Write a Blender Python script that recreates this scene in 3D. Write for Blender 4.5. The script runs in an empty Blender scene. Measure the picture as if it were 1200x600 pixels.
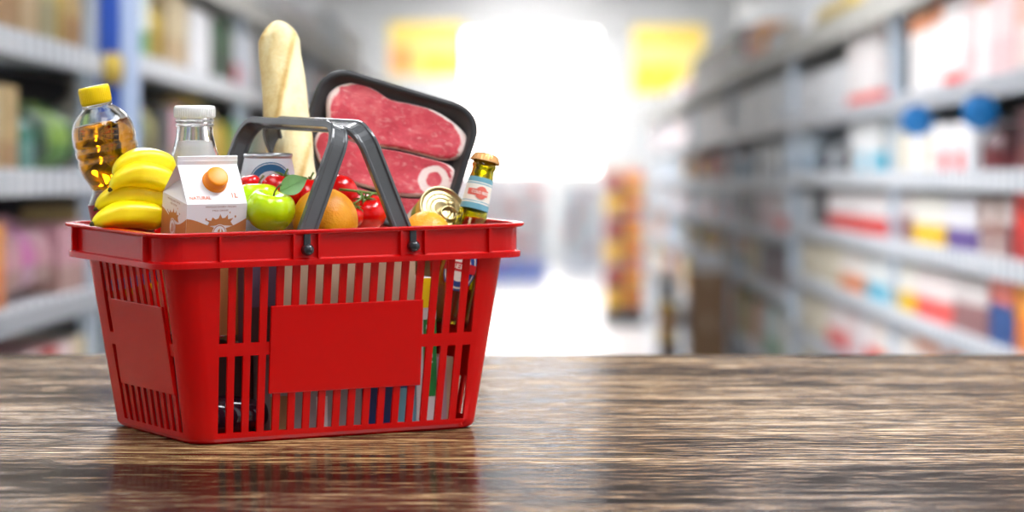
import bpy, math, random
from mathutils import Matrix, Vector
R = math.radians
rnd = random.Random(7)
C = bpy.context.scene.collection
# ------------------------------------------------------------------ frames
# camera: 1200 px wide frame, focal length in px
F = 3921.8
TH, CX, CY, H = .5064, -.2391, 3.675, .4347      # basket yaw / centre on the counter, lens height over it
T_TAB = math.atan((300-36.9)/F)                  # pitch against the counter top
T_WORLD = math.atan((300-206)/F)                 # pitch against the shop floor
HC = 1.55                                        # lens height above the shop floor
YAW = math.atan(19/F)
TAB = (Matrix.Translation((0, 0, HC)) @ Matrix.Rotation(YAW, 4, 'Z') @
       Matrix.Rotation(T_TAB-T_WORLD, 4, 'X') @ Matrix.Translation((0, 0, -H)))
BAS = TAB @ Matrix.Translation((CX, CY, 0)) @ Matrix.Rotation(TH, 4, 'Z')
c_, s_ = math.cos(TH), math.sin(TH)

def ray_t(px, py):
    a = (px-600)/F; b = -(py-300)/F
    return Vector((a, math.cos(T_TAB)+b*math.sin(T_TAB), -math.sin(T_TAB)+b*math.cos(T_TAB)))
def onv(px, py, v):
    """point of the basket frame at depth v seen at a photo pixel"""
    d = ray_t(px, py); n = Vector((-s_, c_, 0)); o = Vector((-CX, -CY, H))
    p = o + d*((v-n.dot(o))/n.dot(d))
    return Vector((p.x*c_+p.y*s_, v, p.z))
def tab2bas(p):
    dx, dy = p[0]-CX, p[1]-CY
    return Vector((dx*c_+dy*s_, -dx*s_+dy*c_, p[2]))
def onty(px, py, y):
    d = ray_t(px, py)
    return Vector((0, 0, H)) + d*(y/d.y)

# ------------------------------------------------------------------ mesh builder
class MB:
    def __init__(s): s.v = []; s.f = []; s.m = []; s.sm = []
    def add(s, vs, fs, mi=0, smooth=False, mat=None):
        o = len(s.v)
        s.v += [tuple(mat @ Vector(p)) if mat else tuple(p) for p in vs]
        for f in fs:
            s.f.append([i+o for i in f]); s.m.append(mi); s.sm.append(smooth)
        return s
    def box(s, a, b, mi=0, mat=None, bev=0.0):
        x0, y0, z0 = a; x1, y1, z1 = b
        vs = [(x0,y0,z0),(x1,y0,z0),(x1,y1,z0),(x0,y1,z0),(x0,y0,z1),(x1,y0,z1),(x1,y1,z1),(x0,y1,z1)]
        return s.add(vs, [(0,3,2,1),(4,5,6,7),(0,1,5,4),(1,2,6,5),(2,3,7,6),(3,0,4,7)], mi, False, mat)
    def lathe(s, prof, n=32, mi=0, smooth=True, mat=None, cap=True):
        vs = []; fs = []
        for r, z in prof:
            for k in range(n):
                a = 2*math.pi*k/n
                vs.append((r*math.cos(a), r*math.sin(a), z))
        m = len(prof)
        for i in range(m-1):
            for k in range(n):
                k2 = (k+1) % n
                fs.append((i*n+k, i*n+k2, (i+1)*n+k2, (i+1)*n+k))
        if cap:
            fs.append(tuple(reversed(range(n)))); fs.append(tuple(range((m-1)*n, m*n)))
        return s.add(vs, fs, mi, smooth, mat)
    def tube(s, pts, rad, n=10, mi=0, smooth=True, mat=None):
        pts = [Vector(p) for p in pts]
        rs = rad if isinstance(rad, (list, tuple)) else [rad]*len(pts)
        vs = []; fs = []
        ref = None
        for i, p in enumerate(pts):
            t = (pts[min(i+1, len(pts)-1)]-pts[max(i-1, 0)]).normalized()
            if ref is None:
                ref = t.cross(Vector((0, 0, 1)))
                if ref.length < .1: ref = t.cross(Vector((1, 0, 0)))
            ref = (ref - t*ref.dot(t)).normalized(); bi = t.cross(ref)
            for k in range(n):
                a = 2*math.pi*k/n
                vs.append(p + (ref*math.cos(a)+bi*math.sin(a))*rs[i])
        for i in range(len(pts)-1):
            for k in range(n):
                k2 = (k+1) % n
                fs.append((i*n+k, i*n+k2, (i+1)*n+k2, (i+1)*n+k))
        fs.append(tuple(reversed(range(n)))); fs.append(tuple(range((len(pts)-1)*n, len(pts)*n)))
        return s.add(vs, fs, mi, smooth, mat)
    def poly(s, pts, mi=0, mat=None): return s.add(pts, [tuple(range(len(pts)))], mi, False, mat)
    def mesh(s, name, mats):
        me = bpy.data.meshes.new(name)
        me.from_pydata(s.v, [], s.f)
        for m in (mats if isinstance(mats, (list, tuple)) else [mats]): me.materials.append(m)
        me.polygons.foreach_set('material_index', s.m)
        me.polygons.foreach_set('use_smooth', s.sm)
        me.update()
        return me
    def build(s, name, mats, parent=None, mat=None, bev=0, subd=0, seg=2):
        return link(name, s.mesh(name, mats), parent, mat, bev, subd, seg)

def link(name, me, parent=None, mat=None, bev=0, subd=0, seg=2):
    o = bpy.data.objects.new(name, me); C.objects.link(o)
    if parent: o.parent = parent
    if mat is not None: o.matrix_local = mat
    if bev:
        b = o.modifiers.new('bevel', 'BEVEL'); b.width = bev; b.segments = seg; b.limit_method = 'ANGLE'; b.angle_limit = R(35)
    if subd:
        b = o.modifiers.new('subd', 'SUBSURF'); b.levels = subd; b.render_levels = subd
    return o
def tag(o, label, cat, group=None, kind=None):
    if label: o['label'] = label
    if cat: o['category'] = cat
    if group: o['group'] = group
    if kind: o['kind'] = kind
    return o
def thing(name, label, cat, mat=None, group=None):
    o = bpy.data.objects.new(name, None); C.objects.link(o); o.empty_display_size = .05
    if mat is not None: o.matrix_world = mat
    return tag(o, label, cat, group)
def struct(o): o['kind'] = 'structure'; return o

_txt = {}
def text_geo(txt, bold=False):
    """flat text outline as verts/faces, height about 1, centred"""
    cu = bpy.data.curves.new('t', 'FONT'); cu.body = txt; cu.align_x = 'CENTER'; cu.align_y = 'CENTER'
    cu.size = 1.0; cu.resolution_u = 3
    if bold: cu.offset = .02
    ob = bpy.data.objects.new('t', cu); C.objects.link(ob)
    dg = bpy.context.evaluated_depsgraph_get()
    me = bpy.data.meshes.new_from_object(ob.evaluated_get(dg))
    vs = [tuple(v.co) for v in me.vertices]; fs = [tuple(p.vertices) for p in me.polygons]
    bpy.data.objects.remove(ob); bpy.data.curves.remove(cu); bpy.data.meshes.remove(me)
    return vs, fs

# ------------------------------------------------------------------ materials
def srgb(c):
    return tuple((x/255/12.92 if x/255 <= .04045 else ((x/255+.055)/1.055)**2.4) for x in c) + (1,)
def nt(name):
    m = bpy.data.materials.new(name); m.use_nodes = True
    t = m.node_tree; b = t.nodes['Principled BSDF']
    return m, t, b
def N(t, typ, **kw):
    n = t.nodes.new(typ)
    for k, v in kw.items(): setattr(n, k, v)
    return n
def plain(name, col, rough=.4, metal=0, coat=0, sss=0, trans=0, ior=1.45, bump=0, bscale=200, var=0, vscale=20, spec=.5):
    m, t, b = nt(name)
    b.inputs['Base Color'].default_value = srgb(col)
    b.inputs['Roughness'].default_value = rough; b.inputs['Metallic'].default_value = metal
    b.inputs['Coat Weight'].default_value = coat; b.inputs['Coat Roughness'].default_value = .1
    b.inputs['Transmission Weight'].default_value = trans; b.inputs['IOR'].default_value = ior
    b.inputs['Specular IOR Level'].default_value = spec
    if sss:
        b.inputs['Subsurface Weight'].default_value = sss; b.inputs['Subsurface Radius'].default_value = (.01, .005, .003)
    tc = N(t, 'ShaderNodeTexCoord')
    if var:
        no = N(t, 'ShaderNodeTexNoise'); no.inputs['Scale'].default_value = vscale; no.inputs['Detail'].default_value = 4
        t.links.new(tc.outputs['Object'], no.inputs['Vector'])
        mx = N(t, 'ShaderNodeHueSaturation')
        mr = N(t, 'ShaderNodeMapRange'); mr.inputs[3].default_value = 1-var; mr.inputs[4].default_value = 1+var
        t.links.new(no.outputs['Fac'], mr.inputs[0]); t.links.new(mr.outputs[0], mx.inputs['Value'])
        mx.inputs['Color'].default_value = srgb(col); t.links.new(mx.outputs['Color'], b.inputs['Base Color'])
    if bump:
        no = N(t, 'ShaderNodeTexNoise'); no.inputs['Scale'].default_value = bscale; no.inputs['Detail'].default_value = 3
        t.links.new(tc.outputs['Object'], no.inputs['Vector'])
        bp = N(t, 'ShaderNodeBump'); bp.inputs['Strength'].default_value = bump; bp.inputs['Distance'].default_value = .002
        t.links.new(no.outputs['Fac'], bp.inputs['Height']); t.links.new(bp.outputs['Normal'], b.inputs['Normal'])
    return m
def emit(name, col, st):
    m, t, b = nt(name)
    b.inputs['Base Color'].default_value = srgb(col); b.inputs['Emission Color'].default_value = srgb(col)
    b.inputs['Emission Strength'].default_value = st
    return m
def ramp(t, stops, interp='LINEAR'):
    r = N(t, 'ShaderNodeValToRGB'); r.color_ramp.interpolation = interp
    e = r.color_ramp.elements
    e[0].position = stops[0][0]; e[0].color = srgb(stops[0][1])
    e[1].position = stops[-1][0]; e[1].color = srgb(stops[-1][1])
    for p, c in stops[1:-1]:
        x = e.new(p); x.color = srgb(c)
    return r
def coords(t, scale=(1,1,1), out='Object', rot=(0,0,0)):
    tc = N(t, 'ShaderNodeTexCoord'); mp = N(t, 'ShaderNodeMapping')
    mp.inputs['Scale'].default_value = scale; mp.inputs['Rotation'].default_value = rot
    t.links.new(tc.outputs[out], mp.inputs['Vector'])
    return mp.outputs['Vector']
def noise(t, vec, scale, detail=4, rough=.55, dist=0):
    n = N(t, 'ShaderNodeTexNoise'); n.inputs['Scale'].default_value = scale; n.inputs['Detail'].default_value = detail
    n.inputs['Roughness'].default_value = rough; n.inputs['Distortion'].default_value = dist
    t.links.new(vec, n.inputs['Vector']); return n.outputs['Fac']
def mixc(t, fac, a, b, mode='MIX'):
    m = N(t, 'ShaderNodeMix', data_type='RGBA', blend_type=mode)
    for sock, val in ((m.inputs[0], fac), (m.inputs[6], a), (m.inputs[7], b)):
        if isinstance(val, bpy.types.NodeSocket): t.links.new(val, sock)
        elif isinstance(val, (tuple, list)): sock.default_value = srgb(val) if len(val) == 3 else val
        else: sock.default_value = val
    return m.outputs[2]
def math_(t, op, a, b=None):
    m = N(t, 'ShaderNodeMath', operation=op)
    for i, val in enumerate((a, b)):
        if val is None: continue
        if isinstance(val, bpy.types.NodeSocket): t.links.new(val, m.inputs[i])
        else: m.inputs[i].default_value = val
    return m.outputs[0]

M = {}
M['red'] = plain('red_plastic', (196, 2, 2), .25, spec=.32, bump=.03, bscale=600)
M['handle'] = plain('dark_grey_plastic', (84, 86, 88), .22, coat=.3)
M['knob'] = plain('black_plastic', (38, 40, 44), .25, coat=.4)
M['white_plastic'] = plain('white_plastic', (240, 240, 240), .3)
M['yellow_plastic'] = plain('yellow_cap', (255, 222, 0), .35)
M['orange_plastic'] = plain('orange_cap', (255, 150, 0), .35)
M['glass'] = plain('clear_glass', (255, 255, 255), .02, trans=1, ior=1.45)
M['pet'] = plain('clear_pet', (252, 252, 250), .03, trans=1, ior=1.3)
M['oil'] = plain('golden_oil', (214, 140, 4), .0, trans=1, ior=1.42)
M['milk'] = plain('milk', (244, 240, 238), .35, sss=.15)
M['beer_glass'] = plain('olive_glass', (226, 218, 40), .03, trans=1, ior=1.4)
M['beer_cap'] = plain('copper_cap', (214, 160, 100), .35, metal=.6)
M['carton_white'] = plain('carton_white', (238, 236, 238), .45)
M['carton_brown'] = plain('carton_brown', (196, 128, 74), .45)
M['ink_brown'] = plain('ink_brown', (150, 90, 55), .5)
M['ink_orange'] = plain('ink_orange', (225, 110, 50), .5)
M['can_white'] = plain('can_white', (226, 230, 236), .3, coat=.3)
M['can_blue'] = plain('can_blue', (38, 104, 150), .3, coat=.3)
M['aluminium'] = plain('aluminium', (196, 196, 198), .28, metal=1)
M['gold_tin'] = plain('gold_tin', (196, 178, 130), .3, metal=1)
M['tomato'] = plain('tomato_skin', (214, 10, 8), .2, coat=.3, var=.08, vscale=25)
M['stem'] = plain('green_stem', (96, 124, 40), .5, var=.2, vscale=60)
M['leaf'] = plain('leaf_green', (136, 186, 116), .45, var=.2, vscale=120)
M['apple_stem'] = plain('apple_stem', (92, 84, 40), .6)
M['tray'] = plain('black_tray', (48, 48, 50), .35)
M['cream'] = plain('cream_label', (240, 236, 222), .45)
M['label_teal'] = plain('label_teal', (110, 170, 186), .45)
M['label_red'] = plain('label_coral', (226, 108, 92), .45)
M['kraft'] = plain('kraft_card', (206, 184, 152), .7, var=.06, vscale=30)
M['kraft_dark'] = plain('brown_card', (150, 112, 72), .7, var=.08, vscale=30)
M['grey_box'] = plain('grey_card', (150, 146, 146), .5)
M['blue_box'] = plain('navy_card', (30, 52, 110), .4)
M['green_box'] = plain('green_card', (30, 140, 60), .4)
M['white_box'] = plain('white_card', (230, 228, 226), .45)
M['plum_box'] = plain('plum_card', (82, 62, 82), .4)
M['dark_box'] = plain('dark_card', (64, 40, 38), .5)
M['aubergine'] = plain('aubergine_skin', (46, 20, 34), .15, coat=.5)
M['label_blue'] = plain('label_blue', (34, 70, 140), .4)
M['label_crimson'] = plain('label_crimson', (196, 34, 40), .4)

def mk_apple():
    m, t, b = nt('green_apple_skin')
    v = coords(t); n = noise(t, v, 30, 5)
    r = ramp(t, [(.3, (184, 230, 0)), (.7, (218, 246, 10))]); t.links.new(n, r.inputs[0])
    n2 = N(t, 'ShaderNodeTexVoronoi'); n2.inputs['Scale'].default_value = 260; t.links.new(v, n2.inputs['Vector'])
    dots = math_(t, 'LESS_THAN', n2.outputs['Distance'], .09)
    t.links.new(mixc(t, math_(t, 'MULTIPLY', dots, .35), r.outputs[0], (225, 245, 120)), b.inputs['Base Color'])
    b.inputs['Roughness'].default_value = .22; b.inputs['Coat Weight'].default_value = .3
    b.inputs['Subsurface Weight'].default_value = .08; b.inputs['Subsurface Radius'].default_value = (.01, .01, .002)
    return m
M['apple'] = mk_apple()
def mk_orange():
    m, t, b = nt('orange_peel')
    v = coords(t); n = noise(t, v, 22, 3)
    r = ramp(t, [(.35, (250, 156, 8)), (.7, (255, 184, 28))]); t.links.new(n, r.inputs[0])
    t.links.new(r.outputs[0], b.inputs['Base Color'])
    vo = N(t, 'ShaderNodeTexVoronoi'); vo.inputs['Scale'].default_value = 420; t.links.new(v, vo.inputs['Vector'])
    bp = N(t, 'ShaderNodeBump'); bp.inputs['Strength'].default_value = .35; bp.inputs['Distance'].default_value = .001
    t.links.new(vo.outputs['Distance'], bp.inputs['Height']); t.links.new(bp.outputs['Normal'], b.inputs['Normal'])
    b.inputs['Roughness'].default_value = .38
    return m
M['orange'] = mk_orange()
def mk_banana():
    m, t, b = nt('banana_peel')
    v = coords(t, (1, 1, 1)); n = noise(t, coords(t, (8, 60, 60)), 1.0, 5)
    r = ramp(t, [(.3, (250, 216, 2)), (.65, (255, 236, 6))]); t.links.new(n, r.inputs[0])
    t.links.new(r.outputs[0], b.inputs['Base Color'])
    b.inputs['Roughness'].default_value = .36; b.inputs['Subsurface Weight'].default_value = .05
    return m
M['banana'] = mk_banana()
M['banana_tip'] = plain('banana_tip', (66, 60, 20), .7)
def mk_bread():
    m, t, b = nt('baguette_crust')
    a = N(t, 'ShaderNodeAttribute', attribute_name='crust')
    n = noise(t, coords(t), 45, 6, .65); n2 = noise(t, coords(t), 260, 4, .7)
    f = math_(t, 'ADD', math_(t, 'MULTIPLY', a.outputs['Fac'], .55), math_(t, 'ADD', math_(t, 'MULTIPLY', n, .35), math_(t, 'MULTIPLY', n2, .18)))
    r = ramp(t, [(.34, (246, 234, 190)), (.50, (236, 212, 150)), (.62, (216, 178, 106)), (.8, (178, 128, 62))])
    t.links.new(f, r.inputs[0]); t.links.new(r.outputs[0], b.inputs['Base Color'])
    bp = N(t, 'ShaderNodeBump'); bp.inputs['Strength'].default_value = .5; bp.inputs['Distance'].default_value = .002
    t.links.new(n2, bp.inputs['Height']); t.links.new(bp.outputs['Normal'], b.inputs['Normal'])
    b.inputs['Roughness'].default_value = .7
    return m
M['bread'] = mk_bread()
def mk_meat():
    m, t, b = nt('raw_beef')
    a = N(t, 'ShaderNodeAttribute', attribute_name='fat')
    v = coords(t, rot=(0, 0, R(25)))
    n = noise(t, v, 26, 6, .6, 1.0); n2 = noise(t, coords(t, (1, 2.2, 1)), 60, 6, .7, 1.5)
    r = ramp(t, [(.3, (186, 34, 54)), (.5, (214, 62, 78)), (.72, (234, 112, 116))]); t.links.new(n, r.inputs[0])
    mar = math_(t, 'MULTIPLY', N_map(t, n2, .54, .70), .6)
    col = mixc(t, mar, r.outputs[0], (240, 190, 184))
    fat = N_map(t, math_(t, 'ADD', a.outputs['Fac'], math_(t, 'MULTIPLY', math_(t, 'SUBTRACT', n, .5), 1.3)), .36, .52)
    col = mixc(t, fat, col, (246, 222, 214))
    t.links.new(col, b.inputs['Base Color'])
    bp = N(t, 'ShaderNodeBump'); bp.inputs['Strength'].default_value = .35; bp.inputs['Distance'].default_value = .002
    t.links.new(n2, bp.inputs['Height']); t.links.new(bp.outputs['Normal'], b.inputs['Normal'])
    b.inputs['Roughness'].default_value = .42; b.inputs['Coat Weight'].default_value = .08
    b.inputs['Subsurface Weight'].default_value = .06
    return m
def N_map(t, v, a, b):
    m = N(t, 'ShaderNodeMapRange'); m.inputs[1].default_value = a; m.inputs[2].default_value = b
    t.links.new(v, m.inputs[0]); return m.outputs[0]
M['meat'] = mk_meat()
def mk_wood():
    m, t, b = nt('worn_dark_wood')
    v = coords(t, (1, 1, 1))
    st = coords(t, (.9, 16, 1)); st2 = coords(t, (2.2, 90, 1)); st3 = coords(t, (7, 60, 1))
    n1 = noise(t, st, 2.2, 6, .6, .6); n2 = noise(t, st2, 2.0, 6, .7, .3); n3 = noise(t, st3, 2.2, 5, .7, .4)
    big = noise(t, coords(t, (.6, 3.0, 1)), 2.0, 4, .6, .4)
    f = math_(t, 'ADD', math_(t, 'MULTIPLY', n1, .34), math_(t, 'ADD', math_(t, 'MULTIPLY', n2, .42), math_(t, 'MULTIPLY', big, .3)))
    f = math_(t, 'ADD', f, math_(t, 'MULTIPLY', math_(t, 'SUBTRACT', n3, .5), .75))
    sy = N(t, 'ShaderNodeSeparateXYZ'); t.links.new(v, sy.inputs[0])
    wob = math_(t, 'ADD', sy.outputs['Y'], math_(t, 'MULTIPLY', n1, .02))
    tone = ramp(t, [(0, (64,64,64)), (.505, (128,128,128)), (.64, (150,150,150)), (.775, (118,118,118)), (.9, (140,140,140)), (1, (140,140,140))], 'CONSTANT')
    t.links.new(N_map(t, wob, 2.2, 4.5), tone.inputs[0])
    f = math_(t, 'ADD', f, math_(t, 'MULTIPLY', math_(t, 'SUBTRACT', tone.outputs[0], .215), .22))
    r = ramp(t, [(.38, (15, 10, 7)), (.485, (42, 29, 20)), (.535, (86, 63, 43)), (.595, (138, 107, 70)), (.70, (190, 154, 102))])
    t.links.new(f, r.inputs[0])
    # plank seams across the depth
    sx = N(t, 'ShaderNodeSeparateXYZ'); t.links.new(v, sx.inputs[0])
    fr = math_(t, 'FRACT', math_(t, 'MULTIPLY', math_(t, 'ADD', sx.outputs['Y'], .06), 1/.29))
    seam = math_(t, 'LESS_THAN', fr, .012)
    wcol = mixc(t, seam, r.outputs[0], (22, 15, 11)); t.links.new(wcol, b.inputs['Base Color'])
    rr = N(t, 'ShaderNodeMapRange'); rr.inputs[1].default_value = .45; rr.inputs[2].default_value = .7
    rr.inputs[3].default_value = .13; rr.inputs[4].default_value = .34
    t.links.new(f, rr.inputs[0]); t.links.new(rr.outputs[0], b.inputs['Roughness'])
    b.inputs['Specular IOR Level'].default_value = .0
    gl = N(t, 'ShaderNodeBsdfGlossy'); t.links.new(rr.outputs[0], gl.inputs['Roughness'])
    mxs = N(t, 'ShaderNodeMixShader'); mxs.inputs[0].default_value = .20
    t.links.new(b.outputs[0], mxs.inputs[1]); t.links.new(gl.outputs[0], mxs.inputs[2]); t.links.new(mxs.outputs[0], t.nodes['Material Output'].inputs['Surface'])
    bp = N(t, 'ShaderNodeBump'); bp.inputs['Strength'].default_value = .12; bp.inputs['Distance'].default_value = .001
    t.links.new(f, bp.inputs['Height']); t.links.new(bp.outputs['Normal'], b.inputs['Normal']); t.links.new(bp.outputs['Normal'], gl.inputs['Normal'])
    return m
M['wood'] = mk_wood()

# ------------------------------------------------------------------ the counter
TY0, TY1 = 2.2, 4.5
cnt = thing('wooden_counter', 'dark worn wooden counter top with horizontal grain under the red basket', 'counter', TAB)
m = MB(); m.box((-1.7, TY0, -.05), (1.7, TY1, 0)); m.build('counter_top', M['wood'], cnt, bev=.004)
floor_off = HC - H
for x in (-1.55, 1.55):
    for y in (TY0+.12, TY1-.12):
        pw = TAB @ Vector((x, y, -.05)); top = pw.z
        inv = TAB.inverted()
        m = MB()
        b0 = inv @ Vector((pw.x, pw.y, .0))
        for (p, q) in (((x, y, -.05), b0),):
            vs = [(p[0]+dx, p[1]+dy, p[2]) for dx, dy in ((-.05,-.05),(.05,-.05),(.05,.05),(-.05,.05))] + \
                 [(q[0]+dx, q[1]+dy, q[2]) for dx, dy in ((-.04,-.04),(.04,-.04),(.04,.04),(-.04,.04))]
            m.add(vs, [(0,1,2,3),(7,6,5,4),(4,5,1,0),(5,6,2,1),(6,7,3,2),(7,4,0,3)])
        m.build('leg', M['wood'], cnt)

# ------------------------------------------------------------------ the basket
A0, B0, R0 = .200, .1295, .026          # body at the ledge, z .193
A1, B1, R1 = .1715, .1132, .024         # bottom
ZB = .193
def dims(z):
    k = min(max(z/ZB, 0), 1)
    return A1+(A0-A1)*k, B1+(B0-B1)*k, R1+(R0-R1)*k
basket = thing('shopping_basket', 'red plastic shopping basket with two dark grey handles full of groceries', 'basket', BAS)
SL = .0102; PITCH = .0186
fs_ = sorted([(i-8)*PITCH + d*SL/2 for i in range(17) for d in (-1, 1)])      # slot edges along the front
ss_ = sorted([(i-4.5)*PITCH + d*SL/2 for i in range(10) for d in (-1, 1)])    # along the sides
NARC = 6
def loop(z, inset=0):
    a, b, r = dims(z); a -= inset; b -= inset
    sf = 1 - .05*(1-min(z/ZB, 1))
    pts = []
    def arc(cx, cy, a0):
        for k in range(NARC+1):
            t = a0 + math.pi/2*k/NARC
            pts.append((cx+r*math.cos(t), cy+r*math.sin(t)))
    arc(-a+r, -b+r, math.pi)
    sh = .002+.005*min(z/ZB, 1)
    pts.extend((x*sf+sh, -b) for x in fs_)
    arc(a-r, -b+r, -math.pi/2)
    sb = min(1, (b-r-.001)/(ss_[-1]+.010))
    pts.extend((a, (y-.010)*sb) for y in ss_)
    arc(a-r, b-r, 0)
    pts.extend((-x*sf+sh, b) for x in fs_)
    arc(-a+r, b-r, math.pi/2)
    pts.extend((-a, -(y+.010)*sb) for y in ss_)
    return pts
ZL = [0, .0025, .006, .0115, .046, .0535, .0935, .107, .143, .150, .1885, ZB]
INS = {0: .005, .0025: .0015}
m = MB(); rows = [loop(z, INS.get(z, 0)) for z in ZL]; n = len(rows[0])
vs = [(x, y, z) for z, r in zip(ZL, rows) for x, y in r]
nf, nsd = len(fs_), len(ss_); na = NARC+1
starts = [na, na+nf+na, na+nf+na+nsd+na, na+nf+na+nsd+na+nf+na]
fcs = []
for i in range(len(ZL)-1):
    zc = (ZL[i]+ZL[i+1])/2
    for k in range(n):
        hole = False
        for w, st in enumerate(starts):
            cnt_ = nf if w % 2 == 0 else nsd
            j = k-st
            if 0 <= j < cnt_ and j % 2 == 0 and .0115 < zc < .1885:
                idx = j//2
                tot = 17 if w % 2 == 0 else 10
                lo = 4 if w % 2 == 0 else 1          # first slot that meets the solid label panel
                hi = 12 if w % 2 == 0 else 8
                if w == 2: lo, hi = 4, 12
                inp = lo <= idx <= hi
                if inp: hole = not (.0535 < zc < .143)
                else: hole = not (.0935 < zc < .107)
        if not hole:
            k2 = (k+1) % n
            fcs.append((i*n+k, i*n+k2, (i+1)*n+k2, (i+1)*n+k))
fcs.append(tuple(reversed(range(n))))
m.add(vs, fcs)
body = m.build('body', M['red'], basket)
so = body.modifiers.new('wall', 'SOLIDIFY'); so.thickness = .003; so.offset = -1
bv = body.modifiers.new('bevel', 'BEVEL'); bv.width = .0006; bv.segments = 1; bv.limit_method = 'ANGLE'; bv.angle_limit = R(50)
for p in body.data.polygons:
    k = min(v % n for v in p.vertices) if len(p.vertices) == 4 else -1
    p.use_smooth = k >= 0 and not any(st-1 <= k < st+(nf if w % 2 == 0 else nsd) for w, st in enumerate(starts)) and k != n-1
# rim: closed profile swept round
def rim_off(o):
    # the flange overhangs the ends more than the long sides
    tab = [(-.01,-.01,-.01),(0,0,0),(.0072,.0135,.0012),(.0105,.0165,.0042),(.0150,.0205,.0080),(.0186,.0250,.0092)]
    for (o0,u0,v0),(o1,u1,v1) in zip(tab, tab[1:]):
        if o <= o1: k = (o-o0)/(o1-o0); return u0+(u1-u0)*k, v0+(v1-v0)*k
    return tab[-1][1:]
prof = [(-.003,.189),(0,.189),(.0118,.1905),(.0122,.188),(.0148,.188),(.0150,.1945),(.0105,.1955),(.0105,.2205),(.0165,.2212),(.0182,.2225),(.0186,.2242),(.0178,.2255),(.0085,.2258),(.0072,.2248),(.0072,.197),(-.002,.195)]
m = MB(); vs = []; NA = 10; per = None
for off, z in prof:
    ou, ov = rim_off(off)
    a, b, r = A0+ou, B0+ov, max(R0+off*.3, .004)
    ring = []
    for cx, cy, a0 in ((-a+r,-b+r,math.pi),(a-r,-b+r,-math.pi/2),(a-r,b-r,0),(-a+r,b-r,math.pi/2)):
        for k in range(NA+1):
            t = a0+math.pi/2*k/NA; ring.append((cx+r*math.cos(t), cy+r*math.sin(t), z))
    per = len(ring); vs += ring
fcs = []
np_ = len(prof)
for i in range(np_):
    for k in range(per):
        k2 = (k+1) % per; i2 = (i+1) % np_
        fcs.append((i*per+k, i*per+k2, i2*per+k2, i2*per+k))
m.add(vs, fcs)
rim = m.build('rim', M['red'], basket, bev=.0008, seg=2)
# ribs in the recessed rim
def rib(a, b):
    m = MB(); m.box(a, b); m.build('rim_rib', M['red'], basket)
for u in (-.150, -.065, -.036, .062, .091, .170):
    for sg in (-1, 1):
        y0, y1 = sg*(B0+.0038), sg*(B0+.0084)
        rib((u-.0014, min(y0,y1), .195), (u+.0014, max(y0,y1), .2216))
for v in (-.100, .098):
    for sg in (-1, 1):
        x0, x1 = sg*(A0+.0160), sg*(A0+.0230)
        rib((min(x0,x1), v-.0014, .195), (max(x0,x1), v+.0014, .2216))
# raised label panels
def wall_pt(w, t, z, out):
    a, b, r = dims(z)
    if w == 0: return (t, -b-out, z)
    if w == 1: return (a+out, t, z)
    if w == 2: return (-t, b+out, z)
    return (-a-out, -t, z)
for w, t0, t1 in ((0, -.0875, .0935), (1, -.0845, .0645), (2, -.0935, .0875), (3, -.0620, .0845)):
    vs = [wall_pt(w, t, z, o) for o in (-.001, .0022) for (t, z) in ((t0,.0515),(t1,.0515),(t1,.1455),(t0,.1455))]
    MB().add(vs, [(0,3,2,1),(4,5,6,7),(0,1,5,4),(1,2,6,5),(2,3,7,6),(3,0,4,7)]).build('label_panel', M['red'], basket, bev=.001)
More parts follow.
